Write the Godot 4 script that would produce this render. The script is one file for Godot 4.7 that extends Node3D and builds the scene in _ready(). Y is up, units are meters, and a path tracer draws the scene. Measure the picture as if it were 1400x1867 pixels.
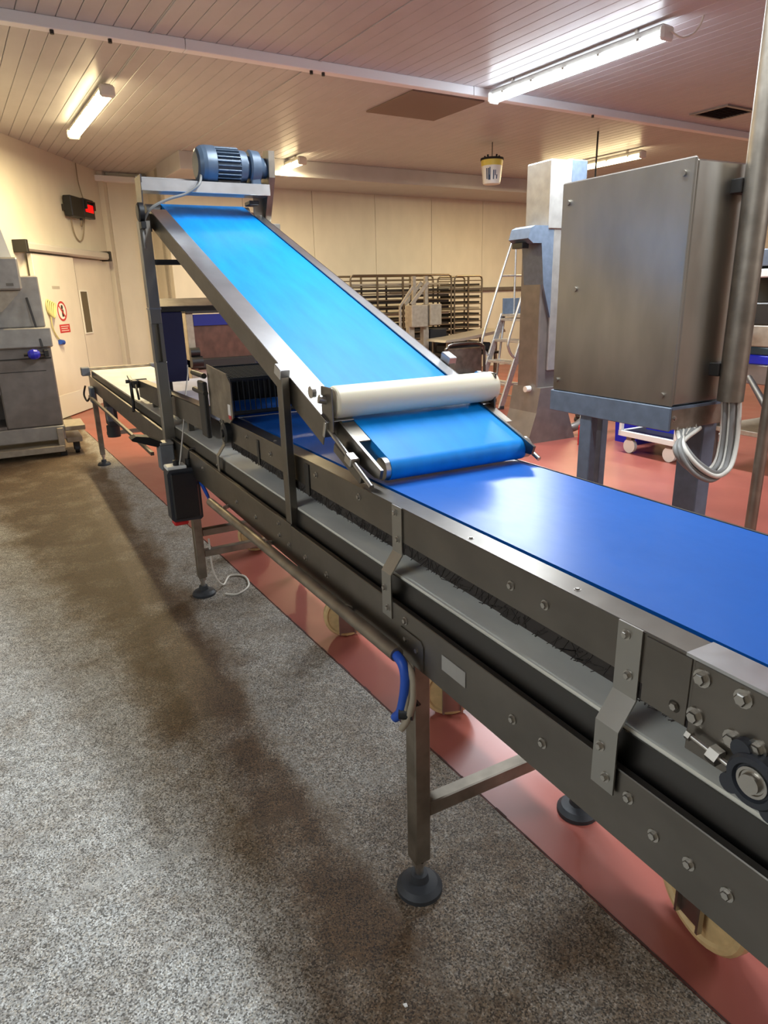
extends Node3D
# A bakery hall: an inclined feeder over a long belt conveyor, seen across a speckled screed floor.
# World axes: x across the conveyor, z along it (towards the camera), y up; metres.

var M := {}
var FR := Transform3D.IDENTITY          # frame in which shapes are being written
var ROOM := Transform3D.IDENTITY        # the hall is turned a little against the conveyor
var used := {}
var CREAM := Color(0.9, 0.8, 0.6)

# ------------------------------------------------------------------ shapes
func st() -> SurfaceTool:
	var s := SurfaceTool.new()
	s.begin(Mesh.PRIMITIVE_TRIANGLES)
	return s

func v(s: SurfaceTool, p: Vector3, n: Vector3) -> void:
	s.set_normal(n)
	s.set_uv(Vector2(p.x, p.z))
	s.add_vertex(p)

func tri(s: SurfaceTool, a: Vector3, b: Vector3, c: Vector3, na: Vector3, nb: Vector3, nc: Vector3) -> void:
	if (b - a).cross(c - a).dot(na + nb + nc) > 0.0:
		v(s, a, na); v(s, c, nc); v(s, b, nb)
	else:
		v(s, a, na); v(s, b, nb); v(s, c, nc)

func quad(s: SurfaceTool, a: Vector3, b: Vector3, c: Vector3, d: Vector3, n: Vector3) -> void:
	tri(s, a, b, c, n, n, n)
	tri(s, a, c, d, n, n, n)

func quadn(s: SurfaceTool, a: Vector3, b: Vector3, c: Vector3, d: Vector3, na: Vector3, nb: Vector3, nc: Vector3, nd: Vector3) -> void:
	tri(s, a, b, c, na, nb, nc)
	tri(s, a, c, d, na, nc, nd)

# box with chamfered edges; basis columns give its axes
func box(s: SurfaceTool, c: Vector3, size: Vector3, bev := 0.0, b := Basis.IDENTITY) -> void:
	var h := size * 0.5
	var e := minf(bev, 0.45 * minf(size.x, minf(size.y, size.z)))
	var ax := [Vector3.RIGHT, Vector3.UP, Vector3.BACK]
	for i in 3:
		var j := (i + 1) % 3
		var k := (i + 2) % 3
		for sg in [-1.0, 1.0]:
			var n: Vector3 = ax[i] * sg
			var o: Vector3 = n * h[i]
			var u: Vector3 = ax[j] * (h[j] - e)
			var w: Vector3 = ax[k] * (h[k] - e)
			quad(s, c + b * (o - u - w), c + b * (o + u - w), c + b * (o + u + w), c + b * (o - u + w), b * n)
	if e <= 0.0:
		return
	for i in 3:
		var j := (i + 1) % 3
		var k := (i + 2) % 3
		for sj in [-1.0, 1.0]:
			for sk in [-1.0, 1.0]:
				var n: Vector3 = (ax[j] * sj + ax[k] * sk).normalized()
				var p: Vector3 = ax[j] * (sj * h[j]) + ax[k] * (sk * (h[k] - e))
				var q: Vector3 = ax[j] * (sj * (h[j] - e)) + ax[k] * (sk * h[k])
				var l: Vector3 = ax[i] * (h[i] - e)
				quad(s, c + b * (p - l), c + b * (p + l), c + b * (q + l), c + b * (q - l), b * n)
	for sx in [-1.0, 1.0]:
		for sy in [-1.0, 1.0]:
			for sz in [-1.0, 1.0]:
				var g := Vector3(sx, sy, sz)
				var n := b * g.normalized()
				tri(s, c + b * (g * Vector3(h.x, h.y - e, h.z - e)), c + b * (g * Vector3(h.x - e, h.y, h.z - e)), c + b * (g * Vector3(h.x - e, h.y - e, h.z)), n, n, n)

# box given by its corners
func bx(s: SurfaceTool, x0: float, x1: float, y0: float, y1: float, z0: float, z1: float, bev := 0.0) -> void:
	box(s, Vector3(x0 + x1, y0 + y1, z0 + z1) * 0.5, Vector3(absf(x1 - x0), absf(y1 - y0), absf(z1 - z0)), bev)

# bar of rectangular section from a to b
func bar(s: SurfaceTool, a: Vector3, b: Vector3, w: float, t: float, side := Vector3.RIGHT, bev := 0.002) -> void:
	var d := (b - a).normalized()
	var x := (side - d * side.dot(d)).normalized()
	box(s, (a + b) * 0.5, Vector3(w, t, a.distance_to(b)), bev, Basis(x, d.cross(x), d))

func frame_of(d: Vector3) -> Basis:
	var up := Vector3.UP if absf(d.y) < 0.9 else Vector3.RIGHT
	var x := up.cross(d).normalized()
	return Basis(x, d.cross(x), d)

func cyl(s: SurfaceTool, a: Vector3, b: Vector3, r0: float, r1 := -1.0, seg := 16, flat := false) -> void:
	if r1 < 0.0:
		r1 = r0
	var f := frame_of((b - a).normalized())
	for i in seg:
		var t0 := TAU * i / seg
		var t1 := TAU * (i + 1) / seg
		var n0 := f.x * cos(t0) + f.y * sin(t0)
		var n1 := f.x * cos(t1) + f.y * sin(t1)
		var m0 := n0
		var m1 := n1
		if flat:
			m0 = (n0 + n1).normalized(); m1 = m0
		quadn(s, a + n0 * r0, a + n1 * r0, b + n1 * r1, b + n0 * r1, m0, m1, m1, m0)
		if r0 > 0.0:
			tri(s, a, a + n0 * r0, a + n1 * r0, -f.z, -f.z, -f.z)
		if r1 > 0.0:
			tri(s, b, b + n0 * r1, b + n1 * r1, f.z, f.z, f.z)

# round body: profile points are (distance along axis, radius)
func lathe(s: SurfaceTool, o: Vector3, axis: Vector3, prof: Array, seg := 24) -> void:
	var f := frame_of(axis.normalized())
	for k in prof.size() - 1:
		var p: Vector2 = prof[k]
		var q: Vector2 = prof[k + 1]
		var g := Vector2(q.y - p.y, -(q.x - p.x)).normalized()     # (axial, radial) normal, outward up to sign
		if g.y < 0.0 or (absf(g.y) < 1e-6 and k == 0 and g.x > 0.0):
			g = -g
		if absf(q.x - p.x) < 1e-6:
			g = Vector2(-1.0 if q.y > p.y else 1.0, 0.0)
		for i in seg:
			var t0 := TAU * i / seg
			var t1 := TAU * (i + 1) / seg
			var c0 := f.x * cos(t0) + f.y * sin(t0)
			var c1 := f.x * cos(t1) + f.y * sin(t1)
			var n0 := f.z * g.x + c0 * g.y
			var n1 := f.z * g.x + c1 * g.y
			var a := o + f.z * p.x + c0 * p.y
			var b := o + f.z * p.x + c1 * p.y
			var c := o + f.z * q.x + c1 * q.y
			var d := o + f.z * q.x + c0 * q.y
			if p.y < 1e-6:
				tri(s, a, c, d, n0, n1, n0)
			elif q.y < 1e-6:
				tri(s, a, b, c, n0, n1, n0)
			else:
				quadn(s, a, b, c, d, n0, n1, n1, n0)

# tube along points, smoothed
func tube(s: SurfaceTool, pts: Array, r: float, seg := 8, sub := 6) -> void:
	var cv := Curve3D.new()
	for i in pts.size():
		var a: Vector3 = pts[maxi(i - 1, 0)]
		var b: Vector3 = pts[mini(i + 1, pts.size() - 1)]
		var t := (b - a) / 6.0
		if sub <= 1:
			t = Vector3.ZERO
		cv.add_point(pts[i], -t, t)
	var path: Array = []
	for i in pts.size() - 1:
		for k in sub:
			path.append(cv.sample(i, float(k) / sub))
	path.append(pts[-1])
	var n := Vector3.ZERO
	var rings: Array = []
	for i in path.size():
		var d: Vector3 = (path[mini(i + 1, path.size() - 1)] - path[maxi(i - 1, 0)]).normalized()
		if i == 0:
			n = frame_of(d).x
		else:
			n = (n - d * n.dot(d)).normalized()
		var m := d.cross(n)
		var ring: Array = []
		for k in seg:
			ring.append(n * cos(TAU * k / seg) + m * sin(TAU * k / seg))
		rings.append(ring)
	for i in path.size() - 1:
		for k in seg:
			var l := (k + 1) % seg
			var a0: Vector3 = rings[i][k]
			var a1: Vector3 = rings[i][l]
			var b0: Vector3 = rings[i + 1][k]
			var b1: Vector3 = rings[i + 1][l]
			quadn(s, path[i] + a0 * r, path[i] + a1 * r, path[i + 1] + b1 * r, path[i + 1] + b0 * r, a0, a1, b1, b0)
	for e in [0, path.size() - 1]:
		var d2: Vector3 = (path[0] - path[1]).normalized() if e == 0 else (path[-1] - path[-2]).normalized()
		for k in seg:
			tri(s, path[e], path[e] + rings[e][k] * r, path[e] + rings[e][(k + 1) % seg] * r, d2, d2, d2)

# polygon (in the plane o + U*x + V*y) pushed along w
func prism(s: SurfaceTool, poly: Array, o: Vector3, U: Vector3, V: Vector3, w: Vector3) -> void:
	var pk := PackedVector2Array(poly)
	var ids := Geometry2D.triangulate_polygon(pk)
	var nn := w.normalized()
	var mid := Vector2.ZERO
	for p in pk:
		mid += p / pk.size()
	for i in range(0, ids.size(), 3):
		var a := o + U * pk[ids[i]].x + V * pk[ids[i]].y
		var b := o + U * pk[ids[i + 1]].x + V * pk[ids[i + 1]].y
		var c := o + U * pk[ids[i + 2]].x + V * pk[ids[i + 2]].y
		tri(s, a, b, c, -nn, -nn, -nn)
		tri(s, a + w, b + w, c + w, nn, nn, nn)
	var turn := 1.0 if Geometry2D.is_polygon_clockwise(pk) else -1.0
	for i in pk.size():
		var p := pk[i]
		var q := pk[(i + 1) % pk.size()]
		var e := Vector2(-(q - p).y, (q - p).x).normalized() * turn
		var n := (U * e.x + V * e.y).normalized()
		var a := o + U * p.x + V * p.y
		var b := o + U * q.x + V * q.y
		quad(s, a, b, b + w, a + w, n)

# belt round two pulleys: hull of two circles in the (z, y) plane, from x0 to x1
func belt_loop(s: SurfaceTool, c0: Vector2, r0: float, c1: Vector2, r1: float, x0: float, x1: float, seg := 14) -> void:
	# c0 is the far pulley, c1 the near one; points are (z, y)
	var d := c1 - c0
	var base := d.angle()
	var al := acos(clampf((r0 - r1) / d.length(), -1.0, 1.0))
	var pts: Array = []
	var nor: Array = []
	for i in seg + 1:
		var t := base + al - 2.0 * al * i / seg
		pts.append(c1 + Vector2(cos(t), sin(t)) * r1); nor.append(Vector2(cos(t), sin(t)))
	for i in seg + 1:
		var t := base - al - (TAU - 2.0 * al) * i / seg
		pts.append(c0 + Vector2(cos(t), sin(t)) * r0); nor.append(Vector2(cos(t), sin(t)))
	var m := pts.size()
	for i in m:
		var j := (i + 1) % m
		var p: Vector2 = pts[i]
		var q: Vector2 = pts[j]
		var a: Vector2 = nor[i]
		var b: Vector2 = nor[j]
		quadn(s, Vector3(x0, p.y, p.x), Vector3(x1, p.y, p.x), Vector3(x1, q.y, q.x), Vector3(x0, q.y, q.x), Vector3(0, a.y, a.x), Vector3(0, a.y, a.x), Vector3(0, b.y, b.x), Vector3(0, b.y, b.x))
	var cc := (c0 + c1) * 0.5
	for i in m:
		var p: Vector2 = pts[i]
		var q: Vector2 = pts[(i + 1) % m]
		tri(s, Vector3(x0, cc.y, cc.x), Vector3(x0, p.y, p.x), Vector3(x0, q.y, q.x), Vector3.LEFT, Vector3.LEFT, Vector3.LEFT)
		tri(s, Vector3(x1, cc.y, cc.x), Vector3(x1, p.y, p.x), Vector3(x1, q.y, q.x), Vector3.RIGHT, Vector3.RIGHT, Vector3.RIGHT)

func hexhead(s: SurfaceTool, p: Vector3, axis: Vector3, r: float, h: float) -> void:
	cyl(s, p, p + axis * h * 0.25, r * 1.45, -1.0, 12)
	cyl(s, p + axis * h * 0.2, p + axis * h * 0.85, r, -1.0, 6, true)
	cyl(s, p + axis * h * 0.85, p + axis * h, r, r * 0.82, 6, true)

# ------------------------------------------------------------------ nodes
func numbered(called: String) -> String:
	if not used.has(called):
		used[called] = 0
		return called
	used[called] += 1
	return "%s_%03d" % [called, used[called]]

func tag(o: Node3D, label: String, category: String, group := "", kind := "") -> void:
	if label: o.set_meta("label", label)
	if category: o.set_meta("category", category)
	if group: o.set_meta("group", group)
	if kind: o.set_meta("kind", kind)

func thing(called: String, label: String, category: String, base := Vector3.ZERO, group := "") -> Node3D:
	var o := Node3D.new()
	o.name = numbered(called)
	add_child(o)
	o.global_transform = FR.translated_local(base)
	tag(o, label, category, group)
	return o

func setting(called: String, label := "") -> Node3D:
	var o := Node3D.new()
	o.name = called
	add_child(o)
	o.global_transform = FR
	tag(o, label, "", "", "structure")
	return o

func put(s: SurfaceTool, called: String, m: Material, parent: Node3D, label := "") -> MeshInstance3D:
	return inst(s.commit(), called, m, parent, FR, label)

func inst(mesh: Mesh, called: String, m: Material, parent: Node3D, where: Transform3D, label := "") -> MeshInstance3D:
	var o := MeshInstance3D.new()
	o.name = called
	o.mesh = mesh
	o.material_override = m
	parent.add_child(o, true)
	o.global_transform = where
	if label: o.set_meta("label", label)
	return o

# hexagon head bolts as parts, pointing along axis (frame coordinates)
var bolt_meshes := {}
func bolts(parent: Node3D, spots: Array, axis: Vector3, r: float, h: float, m: Material, called := "bolt") -> void:
	var key := "%s %f %f" % [axis, r, h]
	if not bolt_meshes.has(key):
		var s := st()
		hexhead(s, Vector3.ZERO, axis, r, h)
		bolt_meshes[key] = s.commit()
	for p in spots:
		inst(bolt_meshes[key], called, m, parent, FR.translated_local(p))

# ------------------------------------------------------------------ materials
func rgb(r: float, g: float, b: float) -> Color:
	return Color(r / 255.0, g / 255.0, b / 255.0)

func noise_image(n: int, freq: float, oct: int, seed_: int, kind := FastNoiseLite.TYPE_SIMPLEX_SMOOTH) -> Image:
	var f := FastNoiseLite.new()
	f.seed = seed_
	f.frequency = freq
	f.noise_type = kind
	f.fractal_octaves = oct
	var im := f.get_seamless_image(n, n)
	im.convert(Image.FORMAT_L8)
	return im

# not repeating inside the hall
func plain_noise(n: int, freq: float, oct: int, seed_: int) -> Image:
	var f := FastNoiseLite.new()
	f.seed = seed_
	f.frequency = freq
	f.fractal_octaves = oct
	var im := f.get_image(n, n)
	im.convert(Image.FORMAT_L8)
	return im

# grey noise stretched between two values
func ranged(im: Image, lo: float, hi: float) -> ImageTexture:
	var d := im.get_data()
	var o := PackedByteArray()
	o.resize(d.size())
	for i in d.size():
		o[i] = int(255.0 * clampf(lerpf(lo, hi, d[i] / 255.0), 0.0, 1.0))
	return ImageTexture.create_from_image(Image.create_from_data(im.get_width(), im.get_height(), false, Image.FORMAT_L8, o))

func mat(color: Color, rough: float, metal := 0.0) -> StandardMaterial3D:
	var m := StandardMaterial3D.new()
	m.albedo_color = color
	m.roughness = rough
	m.metallic = metal
	return m

func grained(m: StandardMaterial3D, alb: Texture2D, rgh: Texture2D, scale: Vector3) -> StandardMaterial3D:
	m.albedo_texture = alb
	m.roughness_texture = rgh
	m.uv1_triplanar = true
	m.uv1_world_triplanar = true
	m.uv1_scale = scale
	return m

func glow(color: Color, energy: float) -> StandardMaterial3D:
	var m := mat(color, 0.4)
	m.emission_enabled = true
	m.emission = color
	m.emission_energy_multiplier = energy
	return m

func make_materials() -> void:
	var cloud := noise_image(512, 0.012, 4, 3)
	var fine := noise_image(512, 0.09, 3, 8)
	var t_soft := ranged(cloud, 0.86, 1.0)
	var t_faint := ranged(cloud, 0.95, 1.0)
	var t_patch := ranged(cloud, 0.72, 1.0)
	var t_fine := ranged(fine, 0.8, 1.0)
	var t_rough := ranged(fine, 0.88, 1.0)
	var t_smear := ranged(cloud, 0.55, 1.0)
	M.steel = grained(mat(rgb(130, 124, 116), 0.38, 1.0), t_soft, t_rough, Vector3(0.6, 0.9, 0.6))
	M.steel_bright = grained(mat(rgb(208, 208, 208), 0.34, 1.0), t_soft, t_rough, Vector3(0.8, 0.8, 0.8))
	M.steel_dull = grained(mat(rgb(172, 162, 148), 0.5, 1.0), t_patch, t_rough, Vector3(1.2, 1.2, 1.2))
	M.steel_box = grained(mat(rgb(196, 190, 180), 0.38, 1.0), t_soft, t_rough, Vector3(0.7, 0.25, 0.7))
	M.strap = mat(rgb(166, 163, 156), 0.36, 1.0)
	M.strip = mat(rgb(88, 86, 84), 0.36, 1.0)  # darkened metal, the shade of the gap is put into the colour
	M.bolt = mat(rgb(185, 180, 172), 0.32, 1.0)
	M.paint_grey = grained(mat(rgb(120, 122, 126), 0.45), t_soft, t_rough, Vector3(2, 2, 2))
	M.paint_blue_grey = grained(mat(rgb(104, 116, 132), 0.42), t_soft, t_rough, Vector3(2, 2, 2))
	M.machine_grey = grained(mat(rgb(130, 122, 115), 0.45, 0.35), t_soft, t_rough, Vector3(1, 1, 1))
	M.machine_light = grained(mat(rgb(166, 162, 156), 0.4, 0.3), t_soft, t_rough, Vector3(1, 1, 1))
	M.machine_beige = grained(mat(rgb(172, 160, 142), 0.5, 0.2), t_soft, t_rough, Vector3(2, 2, 2))
	M.motor_blue = grained(mat(rgb(82, 98, 116), 0.38, 0.15), t_soft, t_rough, Vector3(3, 3, 3))
	M.dark_metal = mat(rgb(58, 56, 54), 0.45, 0.6)
	M.black = mat(rgb(20, 20, 22), 0.42)
	M.black_matt = mat(rgb(24, 24, 26), 0.8)
	M.rubber = mat(rgb(44, 46, 50), 0.6)
	M.charcoal = mat(rgb(46, 49, 56), 0.5)
	M.navy = mat(rgb(24, 24, 66), 0.45)
	M.belt_blue = grained(mat(rgb(14, 92, 178), 0.38), t_faint, t_rough, Vector3(0.7, 0.7, 0.35))
	M.belt_blue.metallic_specular = 0.5
	M.belt_sky = grained(mat(rgb(2, 138, 222), 0.52), t_soft, t_rough, Vector3(2.2, 1.0, 0.35))
	M.belt_sky.metallic_specular = 0.35
	M.belt_white = grained(mat(rgb(232, 228, 214), 0.42), t_soft, t_rough, Vector3(1, 1, 0.4))
	M.belt_white_shaded = grained(mat(rgb(196, 198, 216), 0.4), t_soft, t_rough, Vector3(1, 1, 0.4))  # white belt, with shade and blue reflection put into its colour
	M.roller_white = mat(rgb(226, 215, 188), 0.38)
	M.roller_white.subsurf_scatter_enabled = true
	M.roller_white.subsurf_scatter_strength = 0.15
	M.wheel_cream = grained(mat(rgb(222, 190, 136), 0.5), t_soft, t_rough, Vector3(4, 4, 4))
	M.wheel_edge = mat(rgb(70, 20, 18), 0.6)
	M.plastic_white = mat(rgb(228, 228, 222), 0.45)
	M.wall = grained(mat(rgb(226, 220, 206), 0.5), t_faint, t_rough, Vector3(0.5, 0.22, 0.5))
	M.ceiling = grained(mat(rgb(192, 191, 195), 0.4), t_faint, t_rough, Vector3(0.5, 0.5, 0.3))
	M.trunking = mat(rgb(240, 243, 248), 0.4)
	M.rail_paint = mat(rgb(196, 192, 186), 0.42)
	M.door = grained(mat(rgb(232, 226, 214), 0.45), t_faint, t_rough, Vector3(0.6, 0.3, 0.6))
	M.flat_panel = mat(rgb(128, 112, 102), 0.6)  # flat grey-brown, darker than the ceiling planks
	M.vent = mat(rgb(70, 60, 58), 0.7)
	M.slab = mat(rgb(150, 145, 140), 0.9)
	M.red_floor = grained(mat(rgb(160, 86, 74), 0.42), ranged(plain_noise(1024, 0.011, 6, 21), 0.82, 1.0), ranged(plain_noise(1024, 0.02, 5, 5), 0.72, 1.0), Vector3(1, 1, 1) / 13.5)
	M.kerb_dirt = mat(rgb(70, 42, 36), 0.8)
	M.red = mat(rgb(200, 30, 34), 0.45)
	M.sign_red = mat(rgb(196, 52, 56), 0.5)
	M.sign_white = mat(rgb(238, 236, 230), 0.5)
	M.blue_plastic = mat(rgb(18, 38, 190), 0.4)
	M.strip_blue = mat(rgb(14, 26, 118), 0.4)
	M.blue_ball = mat(rgb(44, 44, 176), 0.35)
	M.cable_white = mat(rgb(214, 208, 196), 0.55)
	M.cable_grey = mat(rgb(128, 126, 122), 0.5)
	M.cable_blue = mat(rgb(24, 74, 170), 0.45)
	M.cable_beige = mat(rgb(150, 138, 120), 0.55)
	M.hose_yellow = mat(rgb(206, 200, 138), 0.5)
	M.yellow = mat(rgb(222, 206, 92), 0.5)
	M.print_blue = mat(rgb(42, 66, 96), 0.5)
	M.window_dark = mat(rgb(96, 88, 72), 0.12)
	M.brown_panel = grained(mat(rgb(108, 74, 62), 0.22), t_patch, null, Vector3(1.2, 0.9, 1.2))
	M.alu = grained(mat(rgb(214, 214, 214), 0.42, 0.85), t_soft, t_rough, Vector3(4, 4, 4))
	M.rack = mat(rgb(120, 108, 92), 0.42, 0.85)
	M.rack_tray_shade = mat(rgb(52, 46, 40), 0.6, 0.4)  # dark trays, the shadow inside the rack is put into their colour
	M.tray = mat(rgb(196, 186, 168), 0.4, 0.7)
	M.teal = mat(rgb(26, 52, 62), 0.5)
	M.sticker = mat(rgb(226, 220, 214), 0.5)
	M.brush = grained(mat(rgb(52, 46, 42), 0.9), t_fine, null, Vector3(6, 60, 60))

# speckled screed: grains of several tones, computed once and repeated
func screed_material() -> StandardMaterial3D:
	var n := 1024
	var cell := FastNoiseLite.new()
	cell.seed = 77
	cell.noise_type = FastNoiseLite.TYPE_CELLULAR
	cell.cellular_return_type = FastNoiseLite.RETURN_CELL_VALUE
	cell.frequency = 0.34
	cell.fractal_type = FastNoiseLite.FRACTAL_NONE
	var gi := cell.get_seamless_image(n, n)
	gi.convert(Image.FORMAT_L8)
	var g := gi.get_data()
	var fine := noise_image(n, 0.28, 2, 12).get_data()
	var mid := noise_image(n, 0.02, 4, 13).get_data()
	var out := PackedByteArray()
	out.resize(n * n * 3)
	var hgt := PackedByteArray()
	hgt.resize(n * n)
	for i in n * n:
		var a := g[i] / 255.0
		var c := Vector3(172, 172, 168)
		if a < 0.2:
			c = Vector3(96, 94, 90)
		elif a < 0.36:
			c = Vector3(142, 140, 134)
		elif a > 0.82:
			c = Vector3(208, 209, 206)
		elif a > 0.7:
			c = Vector3(180, 174, 162)
		c *= (0.78 + 0.45 * fine[i] / 255.0) * (0.86 + 0.24 * mid[i] / 255.0)
		out[i * 3] = clampi(int(c.x), 0, 255)
		out[i * 3 + 1] = clampi(int(c.y), 0, 255)
		out[i * 3 + 2] = clampi(int(c.z), 0, 255)
		hgt[i] = int(0.6 * g[i] + 0.4 * fine[i])
	var m := mat(Color(1, 1, 1), 0.62)
	m.albedo_texture = ImageTexture.create_from_image(Image.create_from_data(n, n, false, Image.FORMAT_RGB8, out))
	m.heightmap_enabled = true
	m.heightmap_texture = ImageTexture.create_from_image(Image.create_from_data(n, n, false, Image.FORMAT_L8, hgt))
	m.heightmap_scale = 0.12
	m.uv1_scale = Vector3(1.0 / 1.1, 1.0 / 1.1, 1)
	# trodden brown grime plus painted conveyor shadow, with ragged outline and grain
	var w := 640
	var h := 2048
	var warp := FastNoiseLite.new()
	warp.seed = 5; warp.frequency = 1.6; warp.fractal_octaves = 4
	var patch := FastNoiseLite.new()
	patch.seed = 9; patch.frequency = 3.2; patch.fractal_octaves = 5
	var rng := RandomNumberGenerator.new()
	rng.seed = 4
	var dirt_shade := PackedByteArray()
	dirt_shade.resize(w * h * 3)
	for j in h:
		var z := DIRT_SHADE_AREA.position.y + DIRT_SHADE_AREA.size.y * (j + 0.5) / h
		var left := shade_left_edge(z)
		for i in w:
			var x := DIRT_SHADE_AREA.position.x + DIRT_SHADE_AREA.size.x * (i + 0.5) / w
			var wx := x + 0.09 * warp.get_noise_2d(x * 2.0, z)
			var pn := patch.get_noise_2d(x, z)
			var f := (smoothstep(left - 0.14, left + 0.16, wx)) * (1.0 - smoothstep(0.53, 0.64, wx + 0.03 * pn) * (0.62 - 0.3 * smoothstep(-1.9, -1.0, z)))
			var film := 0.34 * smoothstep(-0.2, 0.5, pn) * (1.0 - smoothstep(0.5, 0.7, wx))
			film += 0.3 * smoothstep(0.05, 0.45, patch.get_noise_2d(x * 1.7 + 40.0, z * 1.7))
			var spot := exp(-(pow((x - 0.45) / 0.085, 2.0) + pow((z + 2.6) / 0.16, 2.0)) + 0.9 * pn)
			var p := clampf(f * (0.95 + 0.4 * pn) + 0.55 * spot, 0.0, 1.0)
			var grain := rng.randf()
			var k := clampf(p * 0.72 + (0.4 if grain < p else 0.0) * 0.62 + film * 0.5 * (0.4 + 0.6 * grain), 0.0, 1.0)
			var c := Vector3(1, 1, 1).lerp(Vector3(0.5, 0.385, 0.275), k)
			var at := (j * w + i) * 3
			dirt_shade[at] = int(c.x * 255.0); dirt_shade[at + 1] = int(c.y * 255.0); dirt_shade[at + 2] = int(c.z * 255.0)
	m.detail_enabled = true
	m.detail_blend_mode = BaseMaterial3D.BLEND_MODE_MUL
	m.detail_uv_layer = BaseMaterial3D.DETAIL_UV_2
	m.detail_albedo = ImageTexture.create_from_image(Image.create_from_data(w, h, false, Image.FORMAT_RGB8, dirt_shade))
	return m

const DIRT_SHADE_AREA := Rect2(-1.4, -9.0, 2.8, 9.0)

func shade_left_edge(z: float) -> float:  # left border of the shadow band painted into the screed
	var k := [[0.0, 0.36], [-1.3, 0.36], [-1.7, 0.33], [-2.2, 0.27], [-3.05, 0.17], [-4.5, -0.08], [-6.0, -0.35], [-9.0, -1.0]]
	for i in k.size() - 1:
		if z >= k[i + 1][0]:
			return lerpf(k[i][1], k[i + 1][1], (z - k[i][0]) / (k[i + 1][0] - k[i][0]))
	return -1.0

# ------------------------------------------------------------------ scene
func _ready() -> void:
	ROOM = Transform3D(Basis(Vector3.UP, 0.06), Vector3.ZERO)
	camera_and_air()
	make_materials()
	build_shell()
	build_ceiling()
	build_lights()
	build_door_wall()
	build_white_conveyor()
	build_blue_conveyor()
	build_feeder()
	build_transfer()
	build_fittings()
	build_left_machine()
	build_background()
	build_lifter_and_steps()
	build_control_box()
	build_right_side()
	build_ceiling_items()

func camera_and_air() -> void:
	var cam := Camera3D.new()
	cam.name = "camera"
	var yaw := 0.489634517
	var pitch := 0.310122143
	var roll := -0.0254049537
	var f := Vector3(sin(yaw) * cos(pitch), -sin(pitch), -cos(yaw) * cos(pitch))
	var r := Vector3(cos(yaw), 0, sin(yaw))
	var u := r.cross(f)
	var r2 := r * cos(roll) + u * sin(roll)
	var u2 := -r * sin(roll) + u * cos(roll)
	add_child(cam)
	cam.transform = Transform3D(Basis(r2, u2, -f), Vector3(0, 1.45, 0))
	cam.fov = rad_to_deg(2.0 * atan(933.5 / 1239.2))
	cam.near = 0.05
	cam.far = 60.0
	cam.current = true
	var env := Environment.new()
	env.background_mode = Environment.BG_COLOR
	env.background_color = Color(0, 0, 0)
	env.tonemap_mode = Environment.TONE_MAPPER_LINEAR
	env.tonemap_exposure = 1.0
	env.sdfgi_enabled = true
	env.ssao_enabled = true
	env.ssil_enabled = true
	var we := WorldEnvironment.new()
	we.name = "world_environment"
	we.environment = env
	add_child(we)

# a ceiling batten: grey-white body, clips, glowing diffuser, and its light just below
func batten(label: String, at: Vector3, length: float, col: Color, power: float, shine: float) -> void:
	FR = ROOM
	var b := thing("ceiling_light", label, "ceiling light", at, "strip lights under the ceiling")
	FR = ROOM.translated_local(at)
	var h := length * 0.5
	var s := st()
	bx(s, -0.046, 0.046, 0.005, 0.06, -h, h, 0.012)
	put(s, "housing", M.machine_light, b)
	for e in [-1.0, 1.0]:
		s = st()
		bx(s, -0.066, 0.066, -0.05, 0.05, e * h - 0.02, e * h + 0.02, 0.016)
		put(s, "end_cap", M.plastic_white, b)
	s = st()
	var poly: Array = []
	for i in 13:
		var t := PI + PI * i / 12.0
		poly.append(Vector2(cos(t) * 0.066, sin(t) * 0.05))
	prism(s, poly, Vector3(0, 0.004, -h + 0.02), Vector3.RIGHT, Vector3.UP, Vector3(0, 0, length - 0.04))
	put(s, "diffuser_tube", glow(col, shine), b)
	for i in 5:
		var z := lerpf(-h + 0.2, h - 0.2, i / 4.0)
		for sx in [-1.0, 1.0]:
			s = st()
			bx(s, sx * 0.047, sx * 0.07, -0.006, 0.012, z - 0.012, z + 0.012, 0.001)
			put(s, "clip", M.machine_light, b)
	for e in [-0.36, 0.36]:
		s = st()
		bx(s, -0.012, 0.012, 0.058, 3.3 - at.y, e * length - 0.012, e * length + 0.012)
		put(s, "hanger", M.bolt, b)
	var l := AreaLight3D.new()
	l.name = "lamp_light"
	b.add_child(l)
	l.area_size = Vector2(0.1, length - 0.05)
	l.light_color = col
	l.light_energy = power
	l.area_range = 40.0
	l.area_attenuation = 2.0
	l.shadow_enabled = true
	l.global_transform = FR * Transform3D(Basis(Vector3.RIGHT, -PI / 2), Vector3(0, -0.052, 0))
	FR = Transform3D.IDENTITY

func to_room(p: Vector3) -> Vector3:
	return ROOM.affine_inverse() * p

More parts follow.
